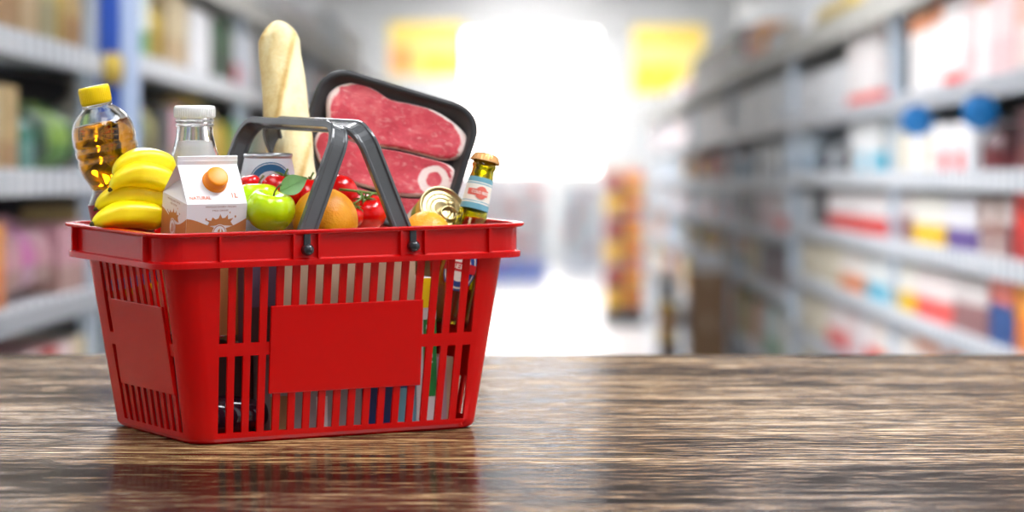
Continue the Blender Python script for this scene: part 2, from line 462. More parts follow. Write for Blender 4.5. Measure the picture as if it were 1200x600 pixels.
# handles
def handle(up, ut, zt):
    """pivot u, top u"""
    P0 = Vector((up, 0, .2075)); P1 = Vector((ut, 0, zt)); L = (P1-P0).length; d = (P1-P0).normalized()
    wv = d.cross(Vector((0, 1, 0))).normalized()     # strap width direction
    V = .1215; rc = .026
    path = []
    for k in range(5): path.append((-V, .008+(L-rc-.008)*k/4))
    for k in range(1, 9):
        t = math.pi/2*k/8; path.append((-V+rc-rc*math.cos(t), L-rc+rc*math.sin(t)))
    for k in range(1, 8): path.append((-V+rc+(2*V-2*rc)*k/8, L))
    for k in range(0, 9):
        t = math.pi/2*k/8; path.append((V-rc+rc*math.sin(t), L-rc+rc*math.cos(t)))
    for k in range(1, 5): path.append((V, (L-rc)-(L-rc-.008)*k/4))
    # strap cross-section: x across the width, y outwards
    hw, ht = .0104, .0037
    sec = [(-hw,-ht),(-hw,ht),(-hw+.0035,ht+.0006),(-hw+.0045,ht-.0012),(hw-.0045,ht-.0012),(hw-.0035,ht+.0006),(hw,ht),(hw,-ht),(hw-.003,-ht),(hw-.004,-ht+.002),(-hw+.004,-ht+.002),(-hw+.003,-ht)]
    m = MB(); vs = []
    for i, (v, l) in enumerate(path):
        v0, l0 = path[max(i-1, 0)]; v1, l1 = path[min(i+1, len(path)-1)]
        t = Vector((v1-v0, l1-l0)).normalized(); nrm = Vector((-t.y, t.x))     # outward (left of travel)
        for x, y in sec:
            q = P0 + d*(l+nrm.y*y) + Vector((0, v+nrm.x*y, 0)) + wv*x
            vs.append(q)
    ns = len(sec); fcs = []
    for i in range(len(path)-1):
        for k in range(ns):
            k2 = (k+1) % ns
            fcs.append((i*ns+k, (i+1)*ns+k, (i+1)*ns+k2, i*ns+k2))
    fcs.append(tuple(range(ns))); fcs.append(tuple(reversed(range((len(path)-1)*ns, len(path)*ns))))
    m.add(vs, fcs)
    h = m.build('handle', M['handle'], basket, bev=.0007, seg=2)
    for sg in (-1, 1):
        y = sg*(B0+.0042)
        mm = MB(); mm.box((up-.004, min(y, y+sg*.003), .199), (up+.004, max(y, y+sg*.003), .2215))
        mm.build('pivot_tab', M['knob'], h, bev=.001)
        mm = MB(); mm.lathe([(.0001,.0075),(.0034,.0068),(.0056,.0045),(.0064,.002),(.0064,-.004)][::-1], 20)
        mm.build('pivot_knob', M['knob'], h, Matrix.Translation((up, y+sg*.003, .2045)) @ Matrix.Rotation(sg*-R(90), 4, 'X') @ Matrix.Rotation(R(0), 4, 'X'))
handle(-.0495, .0010, .3325)
handle(.0765, .0226, .3325)

def at(u, v, z, rx=0, ry=0, rz=0):
    return BAS @ Matrix.Translation((u, v, z)) @ Matrix.Rotation(R(rz), 4, 'Z') @ Matrix.Rotation(R(rx), 4, 'X') @ Matrix.Rotation(R(ry), 4, 'Y')

# ------------------------------------------------------------------ boxes in the basket
FL = .0037
def carton_box(name, label, cat, a, b, mat, bits=()):
    """folded card box with a top seam; bits: (material, face rects) printed on its front"""
    x0, y0, z0 = a; x1, y1, z1 = b
    cx, cy = (x0+x1)/2, (y0+y1)/2
    e = thing(name, label, cat, at(cx, cy, z0))
    w, d, h = (x1-x0)/2, (y1-y0)/2, z1-z0
    m = MB(); m.box((-w,-d,0), (w,d,h-.0006))
    m.box((-w,-d,h-.0008), (w,-.0006,h)); m.box((-w,.0006,h-.0008), (w,d,h))
    mats = [mat]
    for bm, (fx0, fz0, fx1, fz1) in bits:
        mats.append(bm); mi = len(mats)-1
        m.box((-w+fx0*2*w, -d-.0004, fz0*h), (-w+fx1*2*w, -d+.0001, fz1*h), mi)
    m.build('box_body', mats, e)
    return e
carton_box('grey_box', 'grey card box lying low behind the front slots of the basket', 'box', (-.076,-.098,FL), (.033,-.004,.0975), M['grey_box'], [(M['white_box'], (.5,.0,.62,.42)), (M['kraft_dark'], (.0,.0,.22,.45))])
carton_box('blue_box', 'navy blue box with pale print seen through the lower front slots', 'box', (.0345,-.098,FL), (.0985,-.004,.0975), M['blue_box'], [(M['grey_box'], (.32,.36,.40,.5)), (M['grey_box'], (.62,.36,.70,.5)), (M['label_teal'], (.66,.0,1.0,.46))])
gb = carton_box('green_box', 'slim white and green carton upright near the right end of the basket', 'box', (.1005,-.0965,FL), (.125,-.05,.166), M['white_box'], [(M['green_box'], (.35,.2,1,.72)), (M['yellow_plastic'], (.2,.8,.9,1.0))])
carton_box('pale_box', 'pale pink box low in the right corner of the basket', 'box', (.127,-.094,FL), (.147,-.05,.078), plain('mauve_card', (190, 160, 168), .5), [(M['kraft'], (.6,.0,1,1))])
carton_box('beige_box', 'beige card box behind the upper middle slots of the basket', 'box', (-.060,-.098,.0982), (.0985,-.006,.1945), M['kraft'])
carton_box('plum_box', 'narrow plum coloured box beside the milk carton under the green apples', 'box', (-.1,-.098,.0982), (-.0615,-.070,.2085), M['plum_box'], [(M['dark_box'], (0,0,1,.4))])
carton_box('dark_box', 'dark maroon box low in the left end of the basket', 'box', (-.163,-.058,FL), (-.0775,.103,.0975), M['dark_box'])
carton_box('brown_box', 'large brown card box along the back of the basket', 'box', (-.052,.0,FL), (.168,.1085,.178), M['kraft_dark'])
carton_box('small_box', 'small brown box under the tomatoes behind the orange', 'box', (-.040,-.036,.195), (.0565,-.0095,.2315), M['kraft_dark'])
carton_box('flat_box', 'flat kraft box under the vine tomatoes', 'box', (.058,-.07,.195), (.097,-.012,.2125), M['kraft'])
# writing on the green box
vs, fs = text_geo('NATURE', True)
m = MB(); m.add([(0, 0, 0)], [])
sc = .011
q = thing_front = None
m = MB(); m.add([(y*-sc*0+ -y*sc, -.0238, x*sc) for x, y, z in vs], [tuple(reversed(f)) for f in fs])
m.build('print', M['white_plastic'], gb, Matrix.Translation((.004, 0, .09)))

# aubergine low in front
e = thing('aubergine', 'shiny dark purple aubergine behind the lower left slots', 'vegetable', at(-.114, -.081, .0265, ry=90))
m = MB(); m.lathe([(.0005,-.05),(.010,-.048),(.018,-.04),(.0215,-.024),(.0218,-.005),(.0185,.018),(.0135,.036),(.008,.045),(.0005,.048)], 24)
m.build('fruit', M['aubergine'], e)
m = MB(); m.lathe([(.0092,.0432),(.0085,.047),(.0035,.0475),(.003,.05)], 12); m.build('stalk', M['stem'], e)

# ------------------------------------------------------------------ milk carton
def milk_carton():
    w, hs, hr, hf = .0343, .144, .180, .189      # half width, shoulder, roof ridge, fin top
    p = onv(243, 183, -.052)
    lean = 9.0
    e = thing('milk_carton', 'white and brown gable top milk carton with an orange cap, marked 1L', 'carton',
              BAS @ Matrix.Translation((p.x, p.y, p.z)) @ Matrix.Rotation(R(lean), 4, 'X') @ Matrix.Rotation(R(-1), 4, 'Z') @ Matrix.Translation((0, 0, -hf)))
    m = MB()
    W, BR, INK, OR_ = 0, 1, 2, 3
    g = .020                                     # gusset fold depth
    vs = [(-w,-w,0),(w,-w,0),(w,w,0),(-w,w,0),(-w,-w,hs),(w,-w,hs),(w,w,hs),(-w,w,hs),
          (-w,-.0016,hr),(w,-.0016,hr),(w,.0016,hr),(-w,.0016,hr),(-w+g,0,hr-.004),(w-g,0,hr-.004)]
    m.add(vs, [(3,2,1,0),(0,1,5,4),(1,2,6,5),(2,3,7,6),(3,0,4,7),(4,5,9,8),(6,7,11,10),
               (4,8,12),(7,12,11),(4,12,7),(5,13,9),(6,10,13),(5,6,13)], W)
    m.box((-w,-.0016,hr-.001), (w,.0016,hf), W)
    m.box((-w,-.0021,hr+.0034), (w,.0021,hr+.0046), W)
    # printed brown wave on the four sides
    def face(k, x, z, o=.00025):
        if k == 0: return (x, -w-o, z)
        if k == 1: return (w+o, x, z)
        if k == 2: return (-x, w+o, z)
        return (-w-o, -x, z)
    def wave(x):   # height of the brown edge, x from -w to w
        s = (x+w)/(2*w)
        return .1225+.006*math.cos(s*4.6+.2)+.011*max(0, s-.55)
    splash = [(-.40,0),(-.34,.20),(-.46,.34),(-.28,.28),(-.24,.46),(-.14,.34),(-.05,.40),(0,.62),(.07,.40),(.16,.42),(.24,.58),(.26,.34),(.42,.40),(.34,.22),(.44,0)]
    for k in range(4):
        top = [face(k, -w+2*w*i/24, wave(-w+2*w*i/24)) for i in range(25)]
        bot = [face(k, -w+2*w*i/24, .0) for i in range(25)]
        m.add(bot+top, [(i, i+1, 26+i, 25+i) for i in range(24)], BR)
        ox = .004 if k == 0 else -.002
        zc = .124
        fan = [face(k, ox, zc-.003)] + [face(k, ox+x*.036, zc-.004+z*.021) for x, z in splash]
        m.add(fan, [(0, i+1, i) for i in range(1, len(splash))], BR)
        for dx, dz, r in ((-.016,.1275,.0009),(.011,.1345,.0007),(.0175,.130,.0009)):
            m.poly([face(k, ox+dx+r*math.cos(a), dz+r*1.5*math.sin(a)) for a in [2*math.pi*i/10 for i in range(10)]], BR)
        # round emblem
        for r, mi, o in ((.0082, W, .0004), (.0074, BR, .0005), (.0066, W, .0006)):
            m.poly([face(k, ox+r*math.cos(a), .1125+r*1.15*math.sin(a), o) for a in [2*math.pi*i/28 for i in range(28)]], mi)
        m.poly([face(k, ox+x, .1125+z, .0007) for x, z in ((-.003,-.005),(.0005,-.006),(.0005,.005),(-.002,.003))], BR)
        m.poly([face(k, ox+x, .1125+z, .0007) for x, z in ((.002,-.005),(.0045,-.003),(.004,.002),(.002,.005))], BR)
        for txt, zz, sc in (('WHOLE DAIRY FRESH', .1408, .0036), ('MILK DRINK', .1368, .0034)):
            tv, tf = text_geo(txt)
            wd = max(x for x, y, z in tv)-min(x for x, y, z in tv)
            sx = min(sc, .036/wd)
            m.add([face(k, ox+x*sx, zz+y*sc*.8, .0004) for x, y, z in tv], tf, INK)
    # writing on the front roof panel
    n = Vector((0, -(hr-hs), w-.0016)).normalized()
    def roof(x, l, o=.0004):                      # l 0..1 from shoulder to ridge
        p = Vector((x, -w+(w-.0016)*l, hs+(hr-hs)*l)) + n*o*Vector((0, 1, 1)).length/1.414
        return (p.x, p.y, p.z)
    ll = math.hypot(hr-hs, w-.0016)
    for txt, x0, l0, sc, mi in (('NATURAL', -.018, .15, .0055, OR_), ('1L', .0215, .20, .0085, OR_)):
        tv, tf = text_geo(txt, True)
        m.add([roof(x0+x*sc, l0+y*sc/ll) for x, y, z in tv], tf, mi)
    m.build('carton_body', [M['carton_white'], M['carton_brown'], M['ink_brown'], M['ink_orange']], e, bev=0)
    cp = Vector(roof(.003, .56, 0))
    rot = n.to_track_quat('Z', 'Y').to_matrix().to_4x4()
    m = MB(); m.lathe([(.0125,-.001),(.0125,.004),(.0118,.0045),(.0118,.0105),(.0113,.0122),(.0098,.0127)], 40)
    m.lathe([(.0136,-.001),(.0136,.0012),(.0125,.0018)], 40)
    for k in range(40):
        a = 2*math.pi*k/40
        m.box((.0113,-.0003,.005), (.01215,.0003,.0105), 0, Matrix.Rotation(a, 4, 'Z'))
    o = m.build('cap', M['orange_plastic'], e, Matrix.Translation(cp) @ rot)
    o['label'] = 'orange screw cap'
milk_carton()

# ------------------------------------------------------------------ milk bottle
def milk_bottle():
    p = onv(228, 124, .043)
    zt = .345; r0 = p.z
    e = thing('milk_bottle', 'clear glass milk bottle with a white cap behind the carton', 'bottle', at(p.x, p.y, .0985))
    h = p.z-.0985                                   # to the cap top
    def pr(o):                                     # o: wall offset
        return [(.0318-o, .002+o), (.033-o, .006), (.033-o, h-.105), (.0322-o, h-.085), (.0290-o, h-.062), (.0232-o, h-.045), (.0205-o, h-.033), (.0196-o, h-.024), (.0196-o, h-.006)]
    m = MB(); m.lathe(pr(0), 48, cap=False); m.lathe(list(reversed(pr(.0026))), 48, cap=False)
    m.lathe([(.0001, .002), (.0318, .002)], 48, cap=False); m.lathe([(.0292, .0046), (.0001, .0046)], 48, cap=False)
    m.lathe([(.0170, h-.006), (.0196, h-.006)], 48, cap=False)
    for zz in (h-.021, h-.0165):
        m.lathe([(.0196, zz-.0016), (.0214, zz-.0009), (.0214, zz+.0009), (.0196, zz+.0016)], 48, cap=False)
    m.build('bottle', M['glass'], e)
    lvl = h-.0385
    ml = [(r-.0002, z) for r, z in pr(.0027) if z < lvl]
    ml = [(.0001, ml[0][1])] + ml + [(.0188, lvl), (.0001, lvl)]
    m = MB(); m.lathe(ml, 48, cap=False); m.build('milk', M['milk'], e)
    m = MB(); m.lathe([(.0208, h-.0135), (.0222, h-.013), (.0224, h-.002), (.0215, h-.0003), (.0195, h), (.0001, h)], 48, cap=False)
    m.lathe([(.0001, h-.0055), (.0200, h-.0055), (.0208, h-.0135)], 48, cap=False)
    for k in range(48):
        m.box((.0219,-.0004,h-.012), (.0229,.0004,h-.003), 0, Matrix.Rotation(2*math.pi*k/48, 4, 'Z'))
    m.build('cap', M['white_plastic'], e)
milk_bottle()

# ------------------------------------------------------------------ oil bottle
def oil_bottle():
    p1 = onv(109, 101, .094); p0 = onv(147, 280, .083)
    d = (p1-p0).normalized(); Lg = .262
    base = p1 - d*Lg
    rot = d.to_track_quat('Z', 'Y').to_matrix().to_4x4()
    e = thing('oil_bottle', 'clear plastic bottle of golden cooking oil with a yellow cap', 'bottle', BAS @ Matrix.Translation(base) @ rot)
    t = Lg
    ctl = [(.0285,.001),(.0315,.004),(.0325,.012),(.0325,.130),(.0322,.136),(.0268,.145),(.0250,.150),(.0262,.156),(.0308,.166),(.0338,.176),(.0346,.181),(.0330,.185),(.0348,.189),(.0350,.193),(.0334,.197),(.0350,.201),(.0348,.210),(.0332,.218),(.0295,.226),(.0235,.233),(.0175,.238),(.0146,.241),(.0142,.243),(.0142,t-.002)]
    prof = []
    for i in range(len(ctl)-1):
        (r0, z0), (r1, z1) = ctl[i], ctl[i+1]
        prof.append((r0, z0))
    prof.append(ctl[-1])
    m = MB(); m.lathe([(.0001, .001)]+prof, 40, cap=False)
    inner = [(max(r-.0012, .0001), z+(.0012 if z < .01 else 0)) for r, z in prof]
    m.lathe(list(reversed([(.0001, .0022)]+inner)), 40, cap=False)
    m.lathe([(.0150, .2400), (.0172, .2405), (.0172, .2415), (.0146, .2420)], 40, cap=False)
    m.build('bottle', M['pet'], e)
    lvl = .2215
    ml = [(max(r-.0002, .0001), z) for r, z in inner if z < lvl]
    m = MB(); m.lathe([(.0001, ml[0][1])]+ml+[(.0303, lvl), (.0001, lvl)], 40, cap=False)
    m.build('oil', M['oil'], e)
    m = MB(); m.lathe([(.0150, t-.020), (.0166, t-.0195), (.0168, t-.002), (.0160, t-.0002), (.0001, t)], 40, cap=False)
    m.lathe([(.0001, t-.0018), (.0148, t-.0018), (.0150, t-.020)], 40, cap=False)
    for k in range(44):
        m.box((.0164,-.0004,t-.0175), (.01725,.0004,t-.003), 0, Matrix.Rotation(2*math.pi*k/44, 4, 'Z'))
    o = m.build('cap', M['yellow_plastic'], e); o['label'] = 'yellow screw cap'
    # wrapped paper label on the lower body
    m = MB(); n = 40
    for za, zb, mi in ((.040,.052,2),(.052,.112,0),(.112,.118,1),(.118,.1355,0)):
        m.lathe([(.0327, za), (.0327, zb)], n, mi, cap=False)
    m.build('label', [plain('label_maroon', (150, 20, 24), .4), M['white_box'], M['label_blue']], e)
oil_bottle()

# ------------------------------------------------------------------ white can
def can():
    p = onv(314, 180, .034)
    base = .1785; h = p.z-base; r = .0292
    e = thing('drink_can', 'white drinks can with a round blue emblem behind the apples', 'can', at(p.x, p.y, base))
    prof = [(.022,.0),(.0235,.001),(r-.001,.007),(r,.010),(r,h-.020),(r-.001,h-.014),(.0262,h-.0045)]
    m = MB(); m.lathe(prof, 48, 0, cap=False)
    m.lathe([(.0001,.003),(.022,.0)], 48, 1, cap=False)
    # emblem towards the camera
    ang0 = R(-109)
    def cyl(x, z, o): a = ang0 + x/r; return ((r+o)*math.cos(a), (r+o)*math.sin(a), z)
    zc = h-.0345
    for rr, mi, o in ((.0262, 2, .0003), (.0250, 0, .0005), (.0240, 2, .0007), (.0165, 0, .0009)):
        ring = []
        k_ = 14
        for j in range(k_):
            pass
        vs = [cyl(0, zc, o)]; fs = []
        NR = 5; NS = 36
        for q in range(1, NR+1):
            for s in range(NS):
                a = 2*math.pi*s/NS
                vs.append(cyl(rr*q/NR*math.cos(a), zc+rr*q/NR*math.sin(a), o))
        for s in range(NS):
            fs.append((0, 1+s, 1+(s+1) % NS))
            for q in range(NR-1):
                fs.append((1+q*NS+s, 1+(q+1)*NS+s, 1+(q+1)*NS+(s+1) % NS, 1+q*NS+(s+1) % NS))
        m.add(vs, fs, mi, True)
    m.build('can_body', [M['can_white'], M['aluminium'], M['can_blue']], e)
    m = MB(); m.lathe([(.0262,h-.0045),(.0268,h-.0035),(.0272,h-.0012),(.0262,h),(.0250,h-.0006),(.0244,h-.0045),(.0230,h-.0045),(.0001,h-.0042)], 48, cap=False)
    m.tube([(.006*math.cos(a), .006*math.sin(a)-.004, h-.0030) for a in [2*math.pi*k/16 for k in range(17)]], .0013, 8)
    m.build('lid', M['aluminium'], e)
can()

# ------------------------------------------------------------------ fruit
def ball(name, rows=14, n=28, fn=None):
    """lathe-like fruit: fn(theta from top, phi) -> (r, z)"""
    vs = []; fs = []
    for i in range(rows+1):
        th = math.pi*(i/rows)
        th = max(.012, min(math.pi-.012, th))
        for k in range(n):
            ph = 2*math.pi*k/n
            r, z = fn(th, ph); vs.append((r*math.cos(ph), r*math.sin(ph), z))
    for i in range(rows):
        for k in range(n):
            k2 = (k+1) % n
            fs.append((i*n+k, (i+1)*n+k, (i+1)*n+k2, i*n+k2))
    fs.append(tuple(range(n))); fs.append(tuple(reversed(range(rows*n, (rows+1)*n))))
    return vs, fs
def apple_fn(s):
    def f(th, ph):
        r = s*math.sin(th)**.85*(1+.10*math.cos(th))*(1+.025*math.cos(5*ph)*max(0, -math.cos(th)))
        z = s*(.93*math.cos(th)) - s*.34*math.exp(-(th/.42)**2) + s*.20*math.exp(-((math.pi-th)/.42)**2)
        return r, z
    return f
def leaf_mesh(m, base, tip, wid, up, mi=0):
    base, tip = Vector(base), Vector(tip); ax = tip-base; L = ax.length; ax.normalize()
    up = Vector(up); side = ax.cross(up).normalized(); up = side.cross(ax).normalized()
    NL, NW = 12, 6; vs = []; fs = []
    for lay in (0, 1):
        for i in range(NL+1):
            t = i/NL; w = wid*(math.sin(math.pi*t**.85)**.9)*(1-.15*t)
            for j in range(NW+1):
                s = -1+2*j/NW
                vs.append(base+ax*(L*t)+side*(w*s)+up*(L*.10*math.sin(math.pi*t)-abs(s)*0 + .22*w*s*s - (.0004 if lay else 0)))
    st = (NL+1)*(NW+1)
    for i in range(NL):
        for j in range(NW):
            a = i*(NW+1)+j
            fs.append((a, a+1, a+NW+2, a+NW+1)); fs.append((st+a+NW+1, st+a+NW+2, st+a+1, st+a))
    m.add(vs, fs, mi, True)
    m.tube([base+ax*(L*t)+up*(L*.10*math.sin(math.pi*t)+.0003) for t in [k/8 for k in range(8)]], [.0005*(1.1-k/8) for k in range(8)], 6, mi)
def apple(px, py, v, s, label, leaf, tilt=(0, 0)):
    p = onv(px, py, v)
    e = thing('green_apple', label, 'apple', at(p.x, p.y, p.z, tilt[0], tilt[1], 0), 'green apples')
    vs, fs = ball('a', 22, 36, apple_fn(s))
    MB().add(vs, fs, 0, True).build('fruit', M['apple'], e)
    m = MB(); z0 = s*.60
    st = [(0,0,z0-.002),(.0008,0,z0+.005),(.003,0,z0+.010),(.0062,-.001,z0+.0145)]
    m.tube(st, [.0011,.001,.001,.0016], 8); m.build('stem', M['apple_stem'], e)
    if leaf:
        m = MB(); leaf_mesh(m, (.0055,-.002,z0+.007), (.034,-.004,z0+.0235), .0118, (-.40,-.85,.35))
        m.build('leaf', M['leaf'], e)
apple(317, 247, -.078, .0262, 'green apple with a stem and a leaf, nearest the orange', True, (12, 6))
apple(302, 237, -.034, .0250, 'green apple half hidden behind the apple with the leaf', False, (-8, 5))

def orange(px, py, v, s, label):
    p = onv(px, py, v)
    e = thing('orange', label, 'orange', at(p.x, p.y, p.z, 20, 25, 40), 'oranges')
    vs, fs = ball('o', 20, 36, lambda th, ph: (s*math.sin(th)*(1+.004*math.sin(3*ph)), s*.97*math.cos(th)-s*.05*math.exp(-(th/.2)**2)))
    MB().add(vs, fs, 0, True).build('fruit', M['orange'], e)
    m = MB(); m.lathe([(.0001,-.002),(.0024,-.001),(.002,.0008),(.0001,.001)], 8, cap=False)
    m.build('stem_scar', M['stem'], e, Matrix.Translation((0, 0, s*.925)))
orange(381, 258, -.071, .0358, 'large orange standing in front of the tomatoes by the front handle leg')
orange(500, 275, -.072, .0265, 'orange just showing over the rim beside the tin can')

def tomato_fn(s):
    def f(th, ph):
        lob = 1+.02*math.cos(5*ph)*math.exp(-(th/.9)**2)
        return s*math.sin(th)**.9*lob, s*.86*math.cos(th)-s*.16*math.exp(-(th/.38)**2)
    return f
def calyx(m, z, s):
    for k in range(5):
        a = 2*math.pi*k/5+.3
        d = Vector((math.cos(a), math.sin(a), 0))
        m.tube([Vector((0,0,z)), d*s*.22+Vector((0,0,z+s*.10)), d*s*.46+Vector((0,0,z+s*.13)), d*s*.66+Vector((0,0,z+s*.10))], [s*.05,s*.06,s*.04,s*.008], 6)
    m.tube([(0,0,z-.001),(0,0,z+s*.22),(s*.08,0,z+s*.42)], [s*.05,s*.045,s*.05], 6)
def tomato(px, py, v, s, label, rx=0, ry=0, rz=0, cal=True, grp='loose red tomatoes'):
    p = onv(px, py, v)
    e = thing('tomato', label, 'tomato', at(p.x, p.y, p.z, rx, ry, rz), grp)
    vs, fs = ball('t', 18, 30, tomato_fn(s))
    MB().add(vs, fs, 0, True).build('fruit', M['tomato'], e)
    if cal:
        m = MB(); calyx(m, s*.70, s); m.build('calyx', M['stem'], e)
    return p
tomato(329, 224, -.026, .0226, 'red tomato in front of the white can, behind the apple leaf', 10, 12, 20)
tomato(361, 231, -.020, .0250, 'red tomato right behind the leaf, left of the front handle leg', -4, 12, 0)
tomato(396, 226, -.010, .0222, 'red tomato behind the orange, right of the front handle leg', 8, 40, 80, False)
tomato(293, 215, -.008, .0120, 'small red tomato between the carton and the white can', 0, -10, 0, False)
# tomatoes on the vine
tv = []
e = thing('vine_tomatoes', 'two red tomatoes on a green vine right of the orange', 'tomato', at(*onv(430, 250, -.036)))
def vt(px, py, v, s, rx, ry):
    q = onv(px, py, v) - onv(430, 250, -.036)
    vs, fs = ball('t', 18, 30, tomato_fn(s))
    o = MB().add(vs, fs, 0, True).build('tomato', M['tomato'], e, Matrix.Translation(q) @ Matrix.Rotation(R(rx), 4, 'X') @ Matrix.Rotation(R(ry), 4, 'Y'))
    m = MB(); calyx(m, s*.70, s); m.build('calyx', M['stem'], o)
vt(430, 249, -.036, .0225, 20, -15)
vt(411, 252, -.055, .0150, 30, 20)
o3 = onv(430, 250, -.036)
m = MB()
pts = [onv(x, y, v)-o3 for x, y, v in ((398,222,-.045),(410,223,-.045),(425,225,-.04),(440,227,-.036),(455,229,-.03),(468,233,-.025))]
m.tube(pts, [.0013,.0014,.0015,.0015,.0014,.0012], 8)
for a, b in (((418,224,-.042),(425,236,-.052)), ((424,225,-.04),(413,240,-.066))):
    p, q = onv(*a)-o3, onv(*b)-o3
    m.tube([p, (p+q)/2+Vector((.002,-.004,-.001)), q], .0011, 6)
m.build('vine', M['stem'], e)

# ------------------------------------------------------------------ bananas
def bananas():
    org = onv(160, 225, .012)
    e = thing('banana_bunch', 'bunch of four yellow bananas lying over the left end of the basket', 'bananas', at(*org))
    # each: image points of its centre line at depth v, and radii in px
    specs = [
        ([(134,206),(141,196),(155,189),(172,187),(188,190),(197,195),(205,200)], .030, 13.5),
        ([(130,221),(140,211),(155,205),(172,205),(187,209),(196,213),(205,218)], .016, 15.0),
        ([(113,244),(122,236),(136,230),(154,228),(174,230),(188,235),(199,240)], .028, 14.0),
        ([(109,262),(120,257),(136,252),(154,251),(174,253),(185,256),(195,259)], .010, 15.5)]
    for pts, v, rp in specs:
        P = [onv(x, y, v)-org for x, y in pts]
        # resample Catmull
        Q = []
        ext = [P[0]*2-P[1]] + P + [P[-1]*2-P[-2]]
        for i in range(1, len(ext)-2):
            for k in range(5):
                t = k/5; a, b, c, d = ext[i-1:i+3]
                Q.append(.5*((2*b)+(c-a)*t+(2*a-5*b+4*c-d)*t*t+(3*b-a-3*c+d)*t**3))
        Q.append(P[-1]); n = len(Q)
        r0 = rp*1.01/1085
        rad = []
        for i in range(n):
            t = i/(n-1)
            rad.append(r0*min(1, (.20+.80*(t/.40)**.75 if t < .40 else 1))*(1 if t < .75 else 1-.75*((t-.75)/.25)**1.5))
        m = MB(); vs = []; fs = []; NS = 20; ref = Vector((0, 1, 0))
        for i, p in enumerate(Q):
            tt = (Q[min(i+1, n-1)]-Q[max(i-1, 0)]).normalized()
            rf = (ref-tt*ref.dot(tt)).normalized(); bi = tt.cross(rf)
            for k in range(NS):
                a = 2*math.pi*k/NS
                rr = rad[i]*(1+.065*math.cos(5*a+.5))
                vs.append(p+(rf*math.cos(a)+bi*math.sin(a))*rr)
        for i in range(n-1):
            for k in range(NS):
                k2 = (k+1) % NS; fs.append((i*NS+k, i*NS+k2, (i+1)*NS+k2, (i+1)*NS+k))
        fs.append(tuple(reversed(range(NS)))); fs.append(tuple(range((n-1)*NS, n*NS)))
        m.add(vs, fs, 0, True)
        bn = m.build('banana', M['banana'], e)
        d0 = (Q[0]-Q[1]).normalized()
        m = MB(); m.tube([Q[0]-d0*.0008, Q[0]+d0*.0022, Q[0]+d0*.0040], [rad[0]*1.02, rad[0]*.8, rad[0]*.45], 14)
        m.build('tip', M['banana_tip'], bn)
    m = MB(); q = [onv(x, y, v)-org for x, y, v in ((203,204,.03),(204,218,.024),(201,236,.022))]
    m.tube(q, [.006,.008,.006], 10); m.build('stalk', M['banana'], e)
bananas()

# ------------------------------------------------------------------ baguette
def baguette():
    pb = Vector((.040, .070, .1785)); 
    pt = onv(325, 25, .205)
    d = (pt-pb); L = d.length; d.normalize()
    rot = d.to_track_quat('Z', 'Y').to_matrix().to_4x4()
    e = thing('baguette', 'pale crusty baguette standing upright behind the basket handles', 'bread', BAS @ Matrix.Translation(pb) @ rot)
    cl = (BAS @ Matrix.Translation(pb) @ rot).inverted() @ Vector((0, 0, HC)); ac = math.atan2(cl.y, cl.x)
    NZ, NS = 150, 64; vs = []; fs = []; cr = []
    for i in range(NZ+1):
        t = i/NZ; z = L*t
        base = .0285*min(1, (max(t, .0008)/.06)**.5)*min(1, max(0.0005, (1-t)/.085)**.52)*(1.04-.20*t)
        for k in range(NS):
            a = 2*math.pi*k/NS
            ph = (z/.15 - .62*math.sin(a-ac) + .2)              # slashes run round the loaf on a slant
            x = (ph+.14) % 1.0
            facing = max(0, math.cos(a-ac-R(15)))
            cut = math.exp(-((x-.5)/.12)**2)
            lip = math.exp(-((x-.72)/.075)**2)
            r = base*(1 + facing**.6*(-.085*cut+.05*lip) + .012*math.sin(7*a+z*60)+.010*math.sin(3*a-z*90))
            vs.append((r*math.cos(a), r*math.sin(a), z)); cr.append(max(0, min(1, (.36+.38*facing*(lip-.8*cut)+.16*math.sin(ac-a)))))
    for i in range(NZ):
        for k in range(NS):
            k2 = (k+1) % NS; fs.append((i*NS+k, i*NS+k2, (i+1)*NS+k2, (i+1)*NS+k))
    fs.append(tuple(reversed(range(NS)))); fs.append(tuple(range(NZ*NS, (NZ+1)*NS)))
    m = MB(); m.add(vs, fs, 0, True); o = m.build('loaf', M['bread'], e)
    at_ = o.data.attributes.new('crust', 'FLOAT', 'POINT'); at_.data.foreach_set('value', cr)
baguette()

